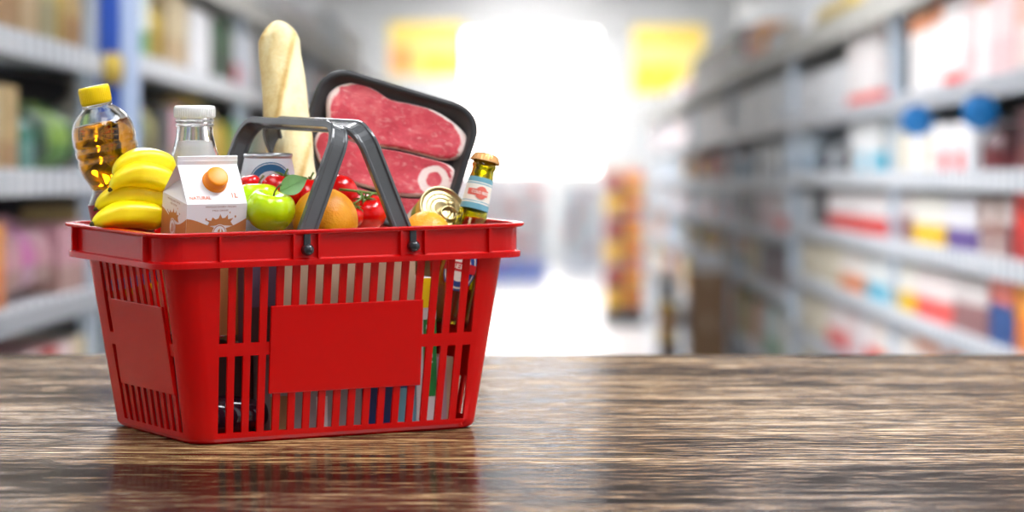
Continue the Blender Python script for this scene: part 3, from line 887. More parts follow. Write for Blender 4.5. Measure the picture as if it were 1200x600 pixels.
# ------------------------------------------------------------------ meat tray
def meat_tray():
    lean = R(16); roll = R(-17.3)
    y0 = 3.852
    ctr0 = onty(452, 187, y0)
    # tray frame (counter coordinates): local x right, y up in the plane, z towards the lens
    Rm = Matrix.Rotation(-lean, 4, 'X') @ Matrix.Rotation(R(90), 4, 'X') @ Matrix.Rotation(roll, 4, 'Z')
    Mt = TAB @ Matrix.Translation(ctr0) @ Rm
    Mi = (Matrix.Translation(ctr0) @ Rm)
    inv = Mi.inverted()
    o_ = inv @ Vector((0, 0, H))
    def onp(px, py, z=0):
        d = inv.to_3x3() @ ray_t(px, py); k = (z-o_.z)/d.z; p = o_+d*k
        return (p.x, p.y)
    e = thing('meat_tray', 'black plastic tray of red beef steaks leaning behind the tomatoes', 'meat tray', Mt)
    corners = [onp(*q) for q in ((380,74),(568,133),(508,288),(335,229))]
    hx = (corners[1][0]-corners[0][0])/2; hy = (corners[0][1]-corners[3][1])/2
    cx = (corners[0][0]+corners[1][0])/2; cy = (corners[0][1]+corners[3][1])/2
    def ring(dx, z, rr):
        a, b = hx+dx, hy+dx; pts = []
        for sx, sy, a0 in ((1,-1,-math.pi/2),(1,1,0),(-1,1,math.pi/2),(-1,-1,math.pi)):
            for k in range(9):
                t = a0+math.pi/2*k/8
                pts.append((cx+sx*(a-rr)+rr*math.cos(t), cy+sy*(b-rr)+rr*math.sin(t), z))
        return pts
    prof = [(-.022,-.016,.018),(-.018,-.015,.020),(-.008,.0,.028),(-.0065,.0025,.029),(-.001,.0025,.033),(0,.0015,.034),(0,-.0005,.034),(-.006,-.0005,.030),(-.0095,-.004,.028),(-.0185,-.0175,.020),(-.023,-.0185,.018)]
    m = MB(); vs = []; fs = []
    for dx, z, rr in prof: vs += ring(dx, z, rr)
    n = 36
    for i in range(len(prof)-1):
        for k in range(n):
            k2 = (k+1) % n; fs.append((i*n+k, i*n+k2, (i+1)*n+k2, (i+1)*n+k)[::-1])
    fs.append(tuple(range(n))); fs.append(tuple(reversed(range((len(prof)-1)*n, len(prof)*n))))
    m.add(vs, fs, 0, True); m.build('tray', M['tray'], e, bev=0)
    def steak(outline, zb, th, fatfn, label):
        P = [Vector(onp(x, y, zb+th*.7)) for x, y in outline]
        # smooth closed Catmull-Rom
        Q = []; n0 = len(P)
        for i in range(n0):
            a, b, c, d = P[i-1], P[i], P[(i+1) % n0], P[(i+2) % n0]
            for k in range(6):
                t = k/6; Q.append(.5*((2*b)+(c-a)*t+(2*a-5*b+4*c-d)*t*t+(3*b-a-3*c+d)*t**3))
        n = len(Q); ce = sum(Q, Vector((0, 0)))/n
        m = MB(); vs = []; fat = []
        levels = [(.97,0),(1.0,.25),(1.0,.6),(.985,.85),(.96,.97),(.93,1.03)]+[(.90-.05*k,1.05) for k in range(17)]+[(.07,1.05),(.04,1.05)]
        for s, h in levels:
            for i, q in enumerate(Q):
                p = ce+(q-ce)*s
                wob = .0005*math.sin(p.x*90+p.y*60)+.0004*math.sin(p.y*120-p.x*40)
                vs.append((p.x, p.y, zb+th*h+(wob if h > .9 else 0)))
                fat.append(fatfn(i/n, s, p))
        fs = []
        for i in range(len(levels)-1):
            for k in range(n):
                k2 = (k+1) % n; fs.append((i*n+k, i*n+k2, (i+1)*n+k2, (i+1)*n+k)[::-1])
        fs.append(tuple(range((len(levels)-1)*n, len(levels)*n))[::-1]); fs.append(tuple(range(n)))
        m.add(vs, fs, 0, True)
        o = m.build('steak', M['meat'], e)
        at_ = o.data.attributes.new('fat', 'FLOAT', 'POINT'); at_.data.foreach_set('value', fat)
        return o
    def edge(w):
        return lambda t, s, p: max(0, 1-(1-s)/.07)*(1.0 if w(t) else .55)
    S1 = [(382,132),(384,112),(398,100),(420,97),(440,106),(458,117),(482,122),(508,129),(530,142),(546,158),(549,172),(540,184),(520,187),(495,181),(465,174),(435,170),(405,162),(386,150)]
    def f1(t, s, p):
        a = 1.0 if .12 < t < .62 else .6
        w = .17 if .38 < t < .60 else .10
        v = a*max(0, 1-(1-s)/w)
        if t < .10 or t > .94: v = max(v, .75*max(0, 1-(1-s)/.16))
        return v
    S2 = [(368,170),(372,156),(384,152),(404,163),(434,172),(465,177),(495,184),(518,190),(532,198),(535,214),(526,226),(500,230),(470,229),(440,222),(412,214),(388,203),(374,190)]
    eye = Vector(onp(508, 209))
    def f2(t, s, p):
        v = .95*max(0, 1-(1-s)/.10)
        d = (Vector((p.x, p.y))-eye).length
        v = max(v, 1.0*math.exp(-((d-.0135)/.0045)**2))
        if d < .008: v *= .5
        if p.x > eye.x+.016: v = max(v, .55)
        return v
    S3 = [(362,220),(370,205),(400,213),(440,226),(480,233),(512,234),(522,248),(512,275),(480,280),(440,268),(400,255),(368,242)]
    steak(S3, -.0155, .006, lambda t, s, p: (1.0 if .05 < t < .5 else .4)*max(0, 1-(1-s)/.07), '')
    steak(S2, -.0155, .0085, f2, '')
    steak(S1, -.0155, .011, f1, '')
    return e
meat_tray()

# ------------------------------------------------------------------ tin can
def tin():
    p = onv(519, 244, -.050)
    nrm = BAS.to_3x3().inverted() @ (TAB.to_3x3() @ Vector((.38, -.80, .46)))
    d = nrm.normalized(); L = .062; r = .0262
    rot = d.to_track_quat('Z', 'Y').to_matrix().to_4x4()
    e = thing('tin_can', 'food tin lying tilted with its gold ring pull lid to the front', 'tin', BAS @ Matrix.Translation(p-d*L) @ rot)
    m = MB(); 
    m.lathe([(r*.9,.0),(r,.001),(r,.006)], 40, 0, cap=True)
    m.lathe([(r-.0004,.006),(r-.0004,.016)], 40, 1, cap=False); m.lathe([(r-.0004,.016),(r-.0004,.030)], 40, 2, cap=False)
    m.lathe([(r-.0004,.030),(r-.0004,.044)], 40, 3, cap=False); m.lathe([(r-.0004,.044),(r-.0004,L-.004)], 40, 4, cap=False)
    m.build('tin_body', [M['gold_tin'], M['can_blue'], M['cream'], plain('tin_green', (120, 150, 50), .35), plain('tin_yellow', (226, 190, 60), .35)], e)
    m = MB(); m.lathe([(r-.0004,L-.004),(r+.0008,L-.003),(r+.001,L-.0006),(r+.0002,L),(r-.0012,L-.0004),(r-.0022,L-.0032),(r-.004,L-.0036),(.0198,L-.0024),(.0186,L-.0030),(.0160,L-.0030),(.0148,L-.0022),(.0136,L-.0030),(.0110,L-.0030),(.0098,L-.0024),(.0086,L-.0030),(.0001,L-.0030)], 48, cap=False)
    lid = m.build('lid', M['gold_tin'], e)
    # ring pull near the right-lower edge
    m = MB(); 
    ringp = [(.0092*math.cos(a)+.006, .0078*math.sin(a)-.006, L+.0002) for a in [2*math.pi*k/24 for k in range(25)]]
    m.tube(ringp, .0016, 8)
    m.lathe([(.0042,L-.003),(.0042,L-.0004),(.003,L+.0004),(.0001,L+.0004)], 16, cap=False, mat=Matrix.Translation((.012,.006,0)))
    m.build('ring_pull', M['gold_tin'], lid)
tin()

# ------------------------------------------------------------------ beer bottle
def beer():
    p1 = onv(570.5, 181, -.064); p0 = onv(551.5, 262, -.068)
    d = (p1-p0).normalized(); L = .196
    base = p1-d*L
    rot = d.to_track_quat('Z', 'Y').to_matrix().to_4x4()
    # turn so that the label's middle faces the lens
    mw = BAS @ Matrix.Translation(base) @ rot
    cam = mw.inverted() @ Vector((0, 0, HC)); a0 = math.atan2(cam.y, cam.x)
    e = thing('beer_bottle', 'olive glass beer bottle leaning in the right end of the basket, copper crown cap', 'bottle', mw)
    ctl = [(.0001,.002),(.022,.001),(.0230,.004),(.0236,.010),(.0236,.082),(.0228,.094),(.0215,.106),(.0180,.117),(.0160,.128),(.0150,.142),(.0135,.165),(.0125,.176),(.0124,.1795),(.0138,.1810),(.0138,.1840),(.0126,.1852),(.0122,.190),(.0128,.1912),(.0128,.1945)]
    m = MB(); m.lathe(ctl, 40, cap=False)
    inn = [(max(r-.0022, .0001), z+(.003 if z < .01 else 0)) for r, z in ctl]
    m.lathe(list(reversed(inn)), 40, cap=False); m.lathe([(.0106,.1945),(.0128,.1945)], 40, cap=False)
    m.build('bottle', M['beer_glass'], e)
    # crown cap with fluted skirt
    m = MB(); vs = []; fs = []; n = 84; 
    lev = [(.0166,.1870,1),(.0162,.1885,1),(.0150,.1925,.5),(.0138,.1950,.1),(.0120,.1962,0),(.0001,.1966,0)]
    for r, z, fl in lev:
        for k in range(n):
            a = 2*math.pi*k/n; rr = r+fl*.0006*math.cos(21*a)
            vs.append((rr*math.cos(a), rr*math.sin(a), z))
    for i in range(len(lev)-1):
        for k in range(n):
            k2 = (k+1) % n; fs.append((i*n+k, i*n+k2, (i+1)*n+k2, (i+1)*n+k))
    m.add(vs, fs, 0, True); o = m.build('crown_cap', M['beer_cap'], e)
    # neck label: bands and a badge with COLD BEER
    rp = [(.142,.0150),(.165,.0135),(.176,.0125)]
    def rad(z):
        for (z0, r0), (z1, r1) in zip(rp, rp[1:]):
            if z0 <= z <= z1: return r0+(r1-r0)*(z-z0)/(z1-z0)
        if z < .142: return .0160+(.0150-.0160)*(z-.128)/(.014)
        return .0125
    m = MB()
    for za, zb, mi in ((.132,.1385,1),(.1385,.1400,0),(.1400,.1410,1),(.1410,.1600,0),(.1600,.1612,1),(.1612,.1624,0),(.1624,.1680,1)):
        m.lathe([(rad(z)+.0003, z) for z in (za, (za+zb)/2, zb)], 40, mi, cap=False)
    def cyl(x, z, o): 
        r = rad(z)+o; a = a0 + x/r; return (r*math.cos(a), r*math.sin(a), z)
    zc = .1505
    for hw, hh, o, mi in ((.0125, .0036, .0005, 2),):
        g = [(-hw+2*hw*i/16, zc+s*hh) for s in (-1, 1) for i in range(17)]
        m.add([cyl(x, z, o) for x, z in g], [(i, i+1, 18+i, 17+i) for i in range(16)], mi, True)
    # round badge
    NS = 28
    vs = [cyl(.004, zc, .0008)]
    for q in range(1, 5):
        vs += [cyl(.004+.0072*q/4*math.cos(2*math.pi*s/NS), zc+.0072*q/4*math.sin(2*math.pi*s/NS), .0008) for s in range(NS)]
    fs = [(0, 1+s, 1+(s+1) % NS) for s in range(NS)]
    for q in range(3): fs += [(1+q*NS+s, 1+(q+1)*NS+s, 1+(q+1)*NS+(s+1) % NS, 1+q*NS+(s+1) % NS) for s in range(NS)]
    m.add(vs, fs, 2, True)
    tv, tf = text_geo('COLD BEER', True)
    sc = .0040
    m.add([cyl(.003+x*sc, zc+y*sc*1.1, .0011) for x, y, z in tv], tf, 0)
    m.build('neck_label', [M['cream'], M['label_teal'], M['label_red']], e)
    # body label: round emblem, red band with pale edge
    m = MB()
    def cb(x, z, o): r = .0236+o; a = a0 + x/r; return (r*math.cos(a), r*math.sin(a), z)
    for ra, rb_, o, mi in ((.0,.0245,.0004,1),(.0,.0225,.0006,0),(.0,.0205,.0008,1),(.0,.0150,.0010,0)):
        vs = [cb(.0, .064, o)]
        for q in range(1, 6):
            vs += [cb(rb_*.8*q/5*math.cos(2*math.pi*s/NS), .064+rb_*1.1*q/5*math.sin(2*math.pi*s/NS), o) for s in range(NS)]
        fs = [(0, 1+s, 1+(s+1) % NS) for s in range(NS)]
        for q in range(4): fs += [(1+q*NS+s, 1+(q+1)*NS+s, 1+(q+1)*NS+(s+1) % NS, 1+q*NS+(s+1) % NS) for s in range(NS)]
        m.add(vs, fs, mi, True)
    g = [(-.019+.038*i/16, .064+s*.0052) for s in (-1, 1) for i in range(17)]
    m.add([cb(x, z, .0013) for x, z in g], [(i, i+1, 18+i, 17+i) for i in range(16)], 2, True)
    tv, tf = text_geo('BEER', True)
    m.add([cb(x*.0095, .064+y*.0075, .0016) for x, y, z in tv], tf, 0)
    m.build('body_label', [M['cream'], M['label_blue'], M['label_crimson']], e)
beer()
# ------------------------------------------------------------------ the shop
XR, XL = 1.33, -1.20            # front faces of the right / left rack
def dpt(px, X): return F*X/(px-619)
ID = Matrix.Identity(4)
def shop_floor():
    m, t, b = nt('pale_floor')
    v = coords(t); br = N(t, 'ShaderNodeTexBrick'); br.inputs['Scale'].default_value = 1.6
    br.offset = 0; br.inputs['Mortar Size'].default_value = .006
    br.inputs['Brick Width'].default_value = 1; br.inputs['Row Height'].default_value = 1
    br.inputs['Color1'].default_value = srgb((226, 224, 222)); br.inputs['Color2'].default_value = srgb((218, 217, 216)); br.inputs['Mortar'].default_value = srgb((190, 188, 186))
    t.links.new(v, br.inputs['Vector']); t.links.new(br.outputs['Color'], b.inputs['Base Color'])
    b.inputs['Roughness'].default_value = .28
    return m
m = MB(); m.box((-3.5, -2, -.1), (3.5, 57, 0)); struct(m.build('floor', shop_floor()))
wallm = plain('wall_paint', (214, 216, 216), .8, var=.02, vscale=2)
m = MB(); m.box((-3.5, -2, 4.65), (3.5, 57, 4.75)); struct(m.build('ceiling', plain('ceiling_paint', (120, 120, 122), .8)))
m = MB(); m.box((-3.6, -2, 0), (-3.5, 57, 4.65)); struct(m.build('wall_left', wallm))
m = MB(); m.box((3.5, -2, 0), (3.6, 57, 4.65)); struct(m.build('wall_right', wallm))
WX0, WX1, WZ0, WZ1 = -1.08, 1.16, 1.62, 3.98
m = MB()
m.box((-3.5, 57, 0), (WX0, 57.15, 4.65)); m.box((WX1, 57, 0), (3.5, 57.15, 4.65))
m.box((WX0, 57, 0), (WX1, 57.15, WZ0)); m.box((WX0, 57, WZ1), (WX1, 57.15, 4.65))
struct(m.build('wall_back', wallm))
wn = bpy.data.objects.new('window_1', None); C.objects.link(wn); struct(wn); wn.location = (0, 57.05, 0)
m = MB(); m.box((WX0, 0, WZ0), (WX1, .02, WZ1)); m.build('window_pane', emit('daylight_pane', (255, 246, 238), 12.0), wn)
m = MB(); fw = .05
m.box((WX0-.02,-.06,WZ0-fw), (WX1+.02,.0,WZ0)); m.box((WX0-.02,-.06,WZ1), (WX1+.02,.0,WZ1+fw))
m.box((WX0-fw,-.06,WZ0), (WX0,.0,WZ1)); m.box((WX1,-.06,WZ0), (WX1+fw,.0,WZ1)); m.box((-.02,-.05,WZ0), (.02,-.002,WZ1))
m.build('window_frame', M['white_plastic'], wn)
m = MB(); m.box((-3.5, 50.0, 4.22), (3.5, 50.25, 4.40)); struct(m.build('trim_1', plain('beam_grey', (176, 178, 176), .7)))
# light panels added out of view to light basket, racks and end wall
lm = emit('light_diffuser', (250, 251, 255), 7.0)
hous = plain('light_housing', (230, 230, 230), .5)
LP = [(0, 1.2, 9), (1.9, 3.2, 22), (-1.9, 3.4, 3.5), (-.95, 7.5, 18), (-.95, 11.5, 24), (-2.6, 12, 30), (1.2, 12.0, 22), (.1, 31, 50), (.1, 37, 30), (0, 41, 22), (0, 48, 22), (0, 54, 30)]
for i, (x, y, st) in enumerate(LP):
    where = ['above the near end of the counter', 'above the right side of the counter', 'above the left side of the counter'][i] if i < 3 else 'over the aisle, %s beyond the counter' % ['first', 'second', 'one by the left wall', 'third', 'fourth', 'fifth', 'sixth', 'seventh', 'last'][i-3]
    e = thing('added_ceiling_light', 'white light panel added out of view '+where, 'ceiling light', Matrix.Translation((x, y, 4.65)), 'added light panels')
    m = MB(); a, b = .62, 1.22
    m.box((-a,-b,-.09), (-a+.05,b,0)); m.box((a-.05,-b,-.09), (a,b,0)); m.box((-a,-b,-.09), (a,-b+.05,0)); m.box((-a,b-.05,-.09), (a,b,0)); m.box((-a,-b,-.02), (a,b,0))
    m.build('housing', hous, e)
    m = MB(); m.box((-a+.05,-b+.05,-.075), (a-.05,b-.05,-.06)); m.build('diffuser', emit('light_diffuser', (250, 251, 255), st), e)

# racks
rail_m, t, b = nt('price_rail')
br = N(t, 'ShaderNodeTexBrick'); br.inputs['Scale'].default_value = 1; br.offset = 0; br.inputs['Brick Width'].default_value = .16; br.inputs['Row Height'].default_value = .2
br.inputs['Mortar Size'].default_value = .035; br.inputs['Color1'].default_value = srgb((222, 224, 226)); br.inputs['Color2'].default_value = srgb((206, 210, 214)); br.inputs['Mortar'].default_value = srgb((150, 154, 160))
t.links.new(coords(t, (1, 1, 1), rot=(0, R(90), R(90))), br.inputs['Vector']); t.links.new(br.outputs['Color'], b.inputs['Base Color']); b.inputs['Roughness'].default_value = .4
steel = plain('shelf_steel', (176, 180, 184), .45); dark_panel = plain('back_panel', (40, 40, 42), .7)
canopy_m = plain('canopy_grey', (170, 168, 160), .5); post_m = plain('pale_post', (190, 202, 214), .45)
def rack(label, side, X, d0, d1, boards, top, depth=.46):
    s = side                                          # +1 right, -1 left
    e = thing('shelf_rack', label, 'shelf rack', Matrix.Translation((X, (d0+d1)/2, 0)))
    h = (d1-d0)/2
    def bx(name, x0, x1, y0, y1, z0, z1, mat, par=e, bev=0):
        m = MB(); m.box((min(s*x0, s*x1), y0, z0), (max(s*x0, s*x1), y1, z1)); return m.build(name, mat, par, bev=bev)
    bx('back_panel', depth, depth+.03, -h, h, 0, HC+top, dark_panel)
    bx('plinth', .03, depth, -h, h, 0, .10, steel)
    for z in boards:
        sh = bx('shelf', 0, depth, -h, h, HC+z-.028, HC+z, steel)
        bx('price_rail', -.014, 0, -h, h, HC+z-.058, HC+z+.006, rail_m, sh, .003)
    cn = bx('canopy', -.02, depth+.03, -h, h, HC+top-.03, HC+top, canopy_m)
    bx('canopy_fascia', -.03, -.02, -h, h, HC+top-.06, HC+top+.04, canopy_m, cn)
    k = max(1, round((d1-d0)/5.0))
    for i in range(k+1):
        y = -h+.03+(2*h-.06)*i/k
        bx('upright', .0, .05, y-.03, y+.03, 0, HC+top, post_m)
    return e
BR = [.282, .013, -.233, -.485, -.75, -1.1]
DR0, DRM, DR1 = 7.6, 17.05, 38.0
rack('long grey shelf rack on the right, nearest section, blue talkers on it', 1, XR, DR0, DRM-.02, BR, .64)
rack('grey shelf rack on the right, far section towards the bright window', 1, XR, DRM+.02, DR1, [.285, -.03, -.30, -.60, -1.0], .64)
BL = [.335, .01, -.31, -.66]
DL0, DLM, DL1 = 6.3, 9.36, 33.0
rack('dark shelf rack at the left edge, behind the oil bottle', -1, XL, DL0, DLM-.02, BL, .72)
rack('grey shelf rack on the left, running behind the bread and handles', -1, XL, DLM+.12, DL1, [.37, .02, -.31, -.66], .72)

# product kinds: one mesh of each shape per colour scheme, copied along the shelves
def pmat(name, top, low=None, split=.45, third=None):
    """printed pack: colour bands by height on the pack itself"""
    m, t, b = nt('pack_'+name)
    tc = N(t, 'ShaderNodeTexCoord'); sx = N(t, 'ShaderNodeSeparateXYZ'); t.links.new(tc.outputs['Generated'], sx.inputs[0])
    stops = [(0, low or top), (split, low or top), (split+.001, top)]
    if third: stops += [(.78, top), (.781, third)]
    stops.append((1.0, stops[-1][1]))
    r = ramp(t, stops, 'CONSTANT'); t.links.new(sx.outputs['Z'], r.inputs[0])
    n = noise(t, coords(t), 16, 3, .6)
    col = mixc(t, N_map(t, n, .56, .62), r.outputs[0], tuple(int(x*.78) for x in (low or top)))
    t.links.new(col, b.inputs['Base Color']); b.inputs['Roughness'].default_value = .45
    return m
def m_box():      # printed carton with closed flaps
    m = MB(); m.box((-.5,-.5,0), (.5,.5,.985)); m.box((-.5,-.5,.985), (-.02,.5,1)); m.box((.02,-.5,.985), (.5,.5,1)); return m
def m_pouch():    # pillow bag with crimped ends
    m = MB(); lev = [(0,.30,1.0),(.05,.42,.98),(.2,.92,.94),(.5,1,.92),(.75,.85,.93),(.92,.34,.97),(.94,.10,1),(1,.10,1)]
    vs = []; n = 16
    for z, fx, fy in lev:
        for k in range(n):
            a = 2*math.pi*k/n; c, s = math.cos(a), math.sin(a)
            vs.append((.5*fx*math.copysign(abs(c)**.6, c), .5*fy*math.copysign(abs(s)**.5, s), z))
    fs = [(i*n+k, i*n+(k+1) % n, (i+1)*n+(k+1) % n, (i+1)*n+k) for i in range(len(lev)-1) for k in range(n)]
    fs += [tuple(reversed(range(n))), tuple(range((len(lev)-1)*n, len(lev)*n))]
    m.add(vs, fs, 0, True); return m
def m_bottle():
    m = MB(); m.lathe([(.40,0),(.48,.02),(.5,.06),(.5,.52),(.46,.62),(.30,.74),(.19,.82),(.18,.88),(.21,.885),(.21,.99),(.17,1)], 18); return m
def m_jar():
    m = MB(); m.lathe([(.42,0),(.49,.03),(.5,.08),(.5,.72),(.47,.79),(.43,.81),(.46,.82),(.46,.97),(.43,1)], 18); return m
SH = dict(box=m_box, pouch=m_pouch, bottle=m_bottle, jar=m_jar)
KN = dict(box='box', pouch='bag', bottle='bottle', jar='jar')
PM = {}
for nm, a in dict(
    white=((236,236,238),), white_red_foot=((238,236,234),(224,60,56),.16), white_and_red=((238,236,234),(224,44,40),.42), white_and_yellow=((234,232,226),(240,196,30),.42), white_and_purple=((232,230,232),(96,70,140),.4),
    white_and_sky_blue=((236,234,230),(96,190,216),.40), white_and_coral=((238,230,226),(232,84,78),.42), white_and_orange=((238,232,224),(232,140,84),.42), cream=((226,214,188),),
    white_and_mauve=((226,218,214),(150,104,104),.55), pale_pink=((232,206,204),(226,190,190),.4), salmon=((224,176,160),(226,206,200),.45), orange_topped=((232,226,222),(232,228,226),.5,(222,130,60)),
    pale_grey=((206,210,214),(186,194,202),.4), pale_blue=((206,220,230),(168,190,208),.4), charcoal=((52,52,56),(74,70,72),.4), maroon=((76,30,34),(110,36,40),.4), red=((214,40,28),(190,30,24),.4),
    orange=((236,150,24),(222,120,30),.45), blue_and_coral=((226,120,100),(30,76,140),.6), brown=((140,92,66),(196,180,170),.35), yellow=((248,204,20),(240,170,20),.4), red_and_yellow=((232,60,30),(248,196,24),.5),
    beige=((206,188,150),(188,160,116),.4), tan=((198,168,110),(170,130,80),.35), green=((66,150,66),(150,180,60),.5), teal=((44,128,108),(110,160,150),.4), lime=((140,180,60),(90,140,50),.4), magenta=((206,110,170),(196,150,170),.4),
    dull_pink=((206,150,160),(180,140,130),.4), mustard=((206,176,70),(180,150,60),.4), khaki=((176,168,110),(150,140,96),.4), white_and_green=((226,236,232),(60,150,90),.35), dark_green=((40,84,50),(30,60,40),.4),
    dull_red=((180,70,64),(150,60,60),.4), black_and_white=((40,40,44),(228,228,230),.42)).items():
    PM[nm] = pmat(nm, *a)
MESH = {}
def pmesh(shape, colour):
    k = (shape, colour)
    if k not in MESH: MESH[k] = SH[shape]().mesh(KN[shape]+'_'+colour, PM[colour])
    return MESH[k]
ORD = ['1st','2nd','3rd']
def ordn(i): return '%dst' % i if i % 10 == 1 and i != 11 else '%dnd' % i if i % 10 == 2 and i != 12 else '%drd' % i if i % 10 == 3 and i != 13 else '%dth' % i
count = {}
def product(shape, colour, loc, size, where, group, cat=None, rz=0, name=None):
    name = name or KN[shape]
    o = bpy.data.objects.new(name, pmesh(shape, colour)); C.objects.link(o)
    o.location = loc; o.scale = size; o.rotation_euler.z = rz
    key = (colour, name, where); count[key] = count.get(key, 0)+1
    words = '%s %s, %s from near end, on %s' % (colour.replace('_and_', '-').replace('_', '-'), name.replace('_', ' '), ordn(count[key]), where)
    tag(o, words, cat or name.replace('_', ' '), group)
    return o
def row(side, X, z, where, group, segs):
    """segs: (px near, px far, colour(s), shape, height, pitch along the aisle)"""
    for p0, p1, cols, shape, h, pitch in segs:
        d0, d1 = sorted((dpt(p0, X), dpt(p1, X)))
        n = max(1, int(round((d1-d0)/pitch))); st = (d1-d0)/n
        for i in range(n):
            col = cols if isinstance(cols, str) else cols[(i*7+int(rnd.random()*len(cols))) % len(cols)]
            hh = h*(1+.04*(rnd.random()-.5)); w = st*(.94 if shape in ('box', 'pouch') else .9)
            dx = min(.30, max(.14, w)) if shape in ('box', 'pouch') else w
            product(shape, col, (X+side*(.03+dx/2), d0+st*(i+.5), z), (dx, w, hh), where, group, name=('slim_carton' if shape == 'box' and w < .21 else 'pack' if shape == 'box' and 'left' in where else None))
Z = HC
G = 'packs on the right rack'
row(1, XR, Z+BR[0], 'the top shelf, near right rack', G, [
    (1240,1176,['teal','brown','salmon'],'box',.30,.42), (1174,1132,['salmon','pale_pink','orange_topped'],'box',.30,.3), (1130,1082,['pale_pink','orange_topped','white_red_foot'],'box',.29,.24), (1080,1056,'orange_topped','box',.28,.3),
    (1044,1030,['brown','charcoal'],'bottle',.28,.25), (1020,984,'white_red_foot','box',.33,.36), (980,942,['white','white','pale_grey'],'box',.21,.22), (940,926,['white','pale_blue'],'box',.20,.3)])
row(1, XR, Z+BR[1], 'the second shelf, near right rack', G, [
    (1240,1178,['maroon','charcoal'],'box',.17,.35), (1150,1134,['maroon'],'bottle',.14,.2), (1128,1082,['white_and_red','white'],'box',.155,.2), (1080,1034,['cream','white'],'box',.135,.2), (1022,988,['white_and_sky_blue','white'],'box',.21,.3),
    (982,948,['charcoal','pale_grey'],'bottle',.17,.22), (940,928,['pale_blue'],'box',.2,.3)])
row(1, XR, Z+BR[2], 'the third shelf, near right rack', G, [
    (1240,1205,'charcoal','box',.16,.3), (1203,1176,'red','box',.20,.28), (1170,1136,['brown','white_and_mauve'],'box',.165,.17), (1133,1098,'white_and_purple','box',.165,.125), (1096,1060,'white_and_yellow','box',.165,.125), (1058,1032,'white_and_mauve','box',.165,.14), (1030,962,'white_and_red','box',.16,.19), (955,928,['charcoal','pale_grey'],'box',.15,.4)])
row(1, XR, Z+BR[3], 'the fourth shelf, near right rack', G, [
    (1240,1177,'orange','box',.215,.28), (1174,1148,'blue_and_coral','box',.19,.2), (1145,1106,'white_and_mauve','box',.165,.125), (1105,1064,'white_and_coral','box',.165,.14), (1062,1044,'white_and_yellow','box',.165,.16), (1042,1006,'white_and_sky_blue','box',.165,.18), (1005,977,'white_and_orange','box',.165,.22), (975,932,'cream','box',.165,.3)])
row(1, XR, Z+BR[4], 'the fifth shelf, near right rack', G, [
    (1110,1064,['white_and_coral','orange_topped'],'box',.19,.2), (1062,1022,'white_and_orange','box',.18,.2), (1020,962,['pale_pink','white','white_and_coral'],'box',.18,.24), (960,930,'cream','box',.18,.35)])
G = 'packs on the far right rack'
pal = ['white','pale_blue','white','pale_grey','white_and_red','white_and_mauve','charcoal','white_and_coral','pale_blue','white']
row(1, XR, Z+.285, 'the top shelf, far right rack', G, [(915,862,['white','white','pale_blue','pale_grey'],'box',.24,.34), (860,800,['white','pale_grey','pale_pink','white'],'box',.24,.5), (798,762,['white','pale_pink','dull_pink'],'box',.24,.8)])
row(1, XR, Z-.03, 'the second shelf, far right rack', G, [(915,882,['pale_blue','white','charcoal'],'box',.2,.4), (880,848,['charcoal','white','pale_blue'],'bottle',.22,.3), (846,796,['red_and_yellow','yellow','orange','red'],'pouch',.21,.5), (794,762,['white','pale_grey','dull_pink','pale_blue'],'box',.2,.8)])
row(1, XR, Z-.30, 'the third shelf, far right rack', G, [(915,886,['pale_pink','white_and_red'],'box',.19,.4), (884,852,['charcoal','maroon','white_and_mauve'],'box',.2,.34), (850,800,pal,'box',.2,.45), (798,762,['white','pale_pink','pale_blue'],'box',.2,.8)])
row(1, XR, Z-.60, 'the fourth shelf, far right rack', G, [(915,880,['charcoal','pale_grey','maroon'],'box',.2,.36), (878,846,['white_and_sky_blue','blue_and_coral','mustard'],'box',.2,.34), (844,796,['yellow','charcoal','red_and_yellow','mustard'],'pouch',.21,.5), (794,762,['orange','white','pale_blue'],'box',.2,.8)])
row(1, XR, Z-1.0, 'the fifth shelf, far right rack', G, [(915,880,['dull_red','white_and_green','cream'],'box',.26,.36), (878,850,['green','cream','orange'],'box',.26,.36), (800,764,['yellow','white','dull_red'],'box',.3,.9)])
G = 'goods on top of the right rack'
row(1, XR+.02, Z+.64, 'the roof of right rack', G, [
    (1060,1000,['pale_grey','cream'],'box',.22,.5), (986,938,'mustard','pouch',.22,1.1), (934,892,['pale_grey','white','cream'],'box',.17,.5), (886,867,['red','orange'],'box',.28,.7), (862,806,'black_and_white','box',.34,.95), (802,770,['white','dull_pink','charcoal'],'box',.2,1.2)])
# left side
G = 'packs on the left rack'
XLs = XL
row(-1, XLs, Z+BL[0], 'the top shelf, near left rack', G, [(-70,36,['khaki','beige','tan'],'box',.27,.3), (38,80,['beige','khaki'],'box',.27,.28), (82,114,['mustard','tan'],'bottle',.27,.22)])
row(-1, XLs, Z+BL[1], 'the second shelf, near left rack', G, [(-70,-8,['beige','dull_red'],'box',.21,.3), (-6,36,['beige','tan'],'box',.20,.26), (46,62,'teal','bottle',.19,.16), (63,112,['lime','dark_green','lime'],'pouch',.185,.2)])
row(-1, XLs, Z+BL[2], 'the third shelf, near left rack', G, [(-70,-6,['tan','orange'],'box',.19,.3), (-4,20,['orange','tan'],'box',.20,.2), (22,44,['khaki','dull_pink'],'pouch',.20,.2), (45,80,['dull_pink','magenta'],'pouch',.21,.24), (82,112,['dull_pink','tan'],'box',.18,.24)])
row(-1, XLs, Z+BL[3], 'the lowest shelf, near left rack', G, [(-30,114,['dull_red','pale_pink','beige','dull_red'],'box',.22,.3)])
G = 'packs on the far left rack'
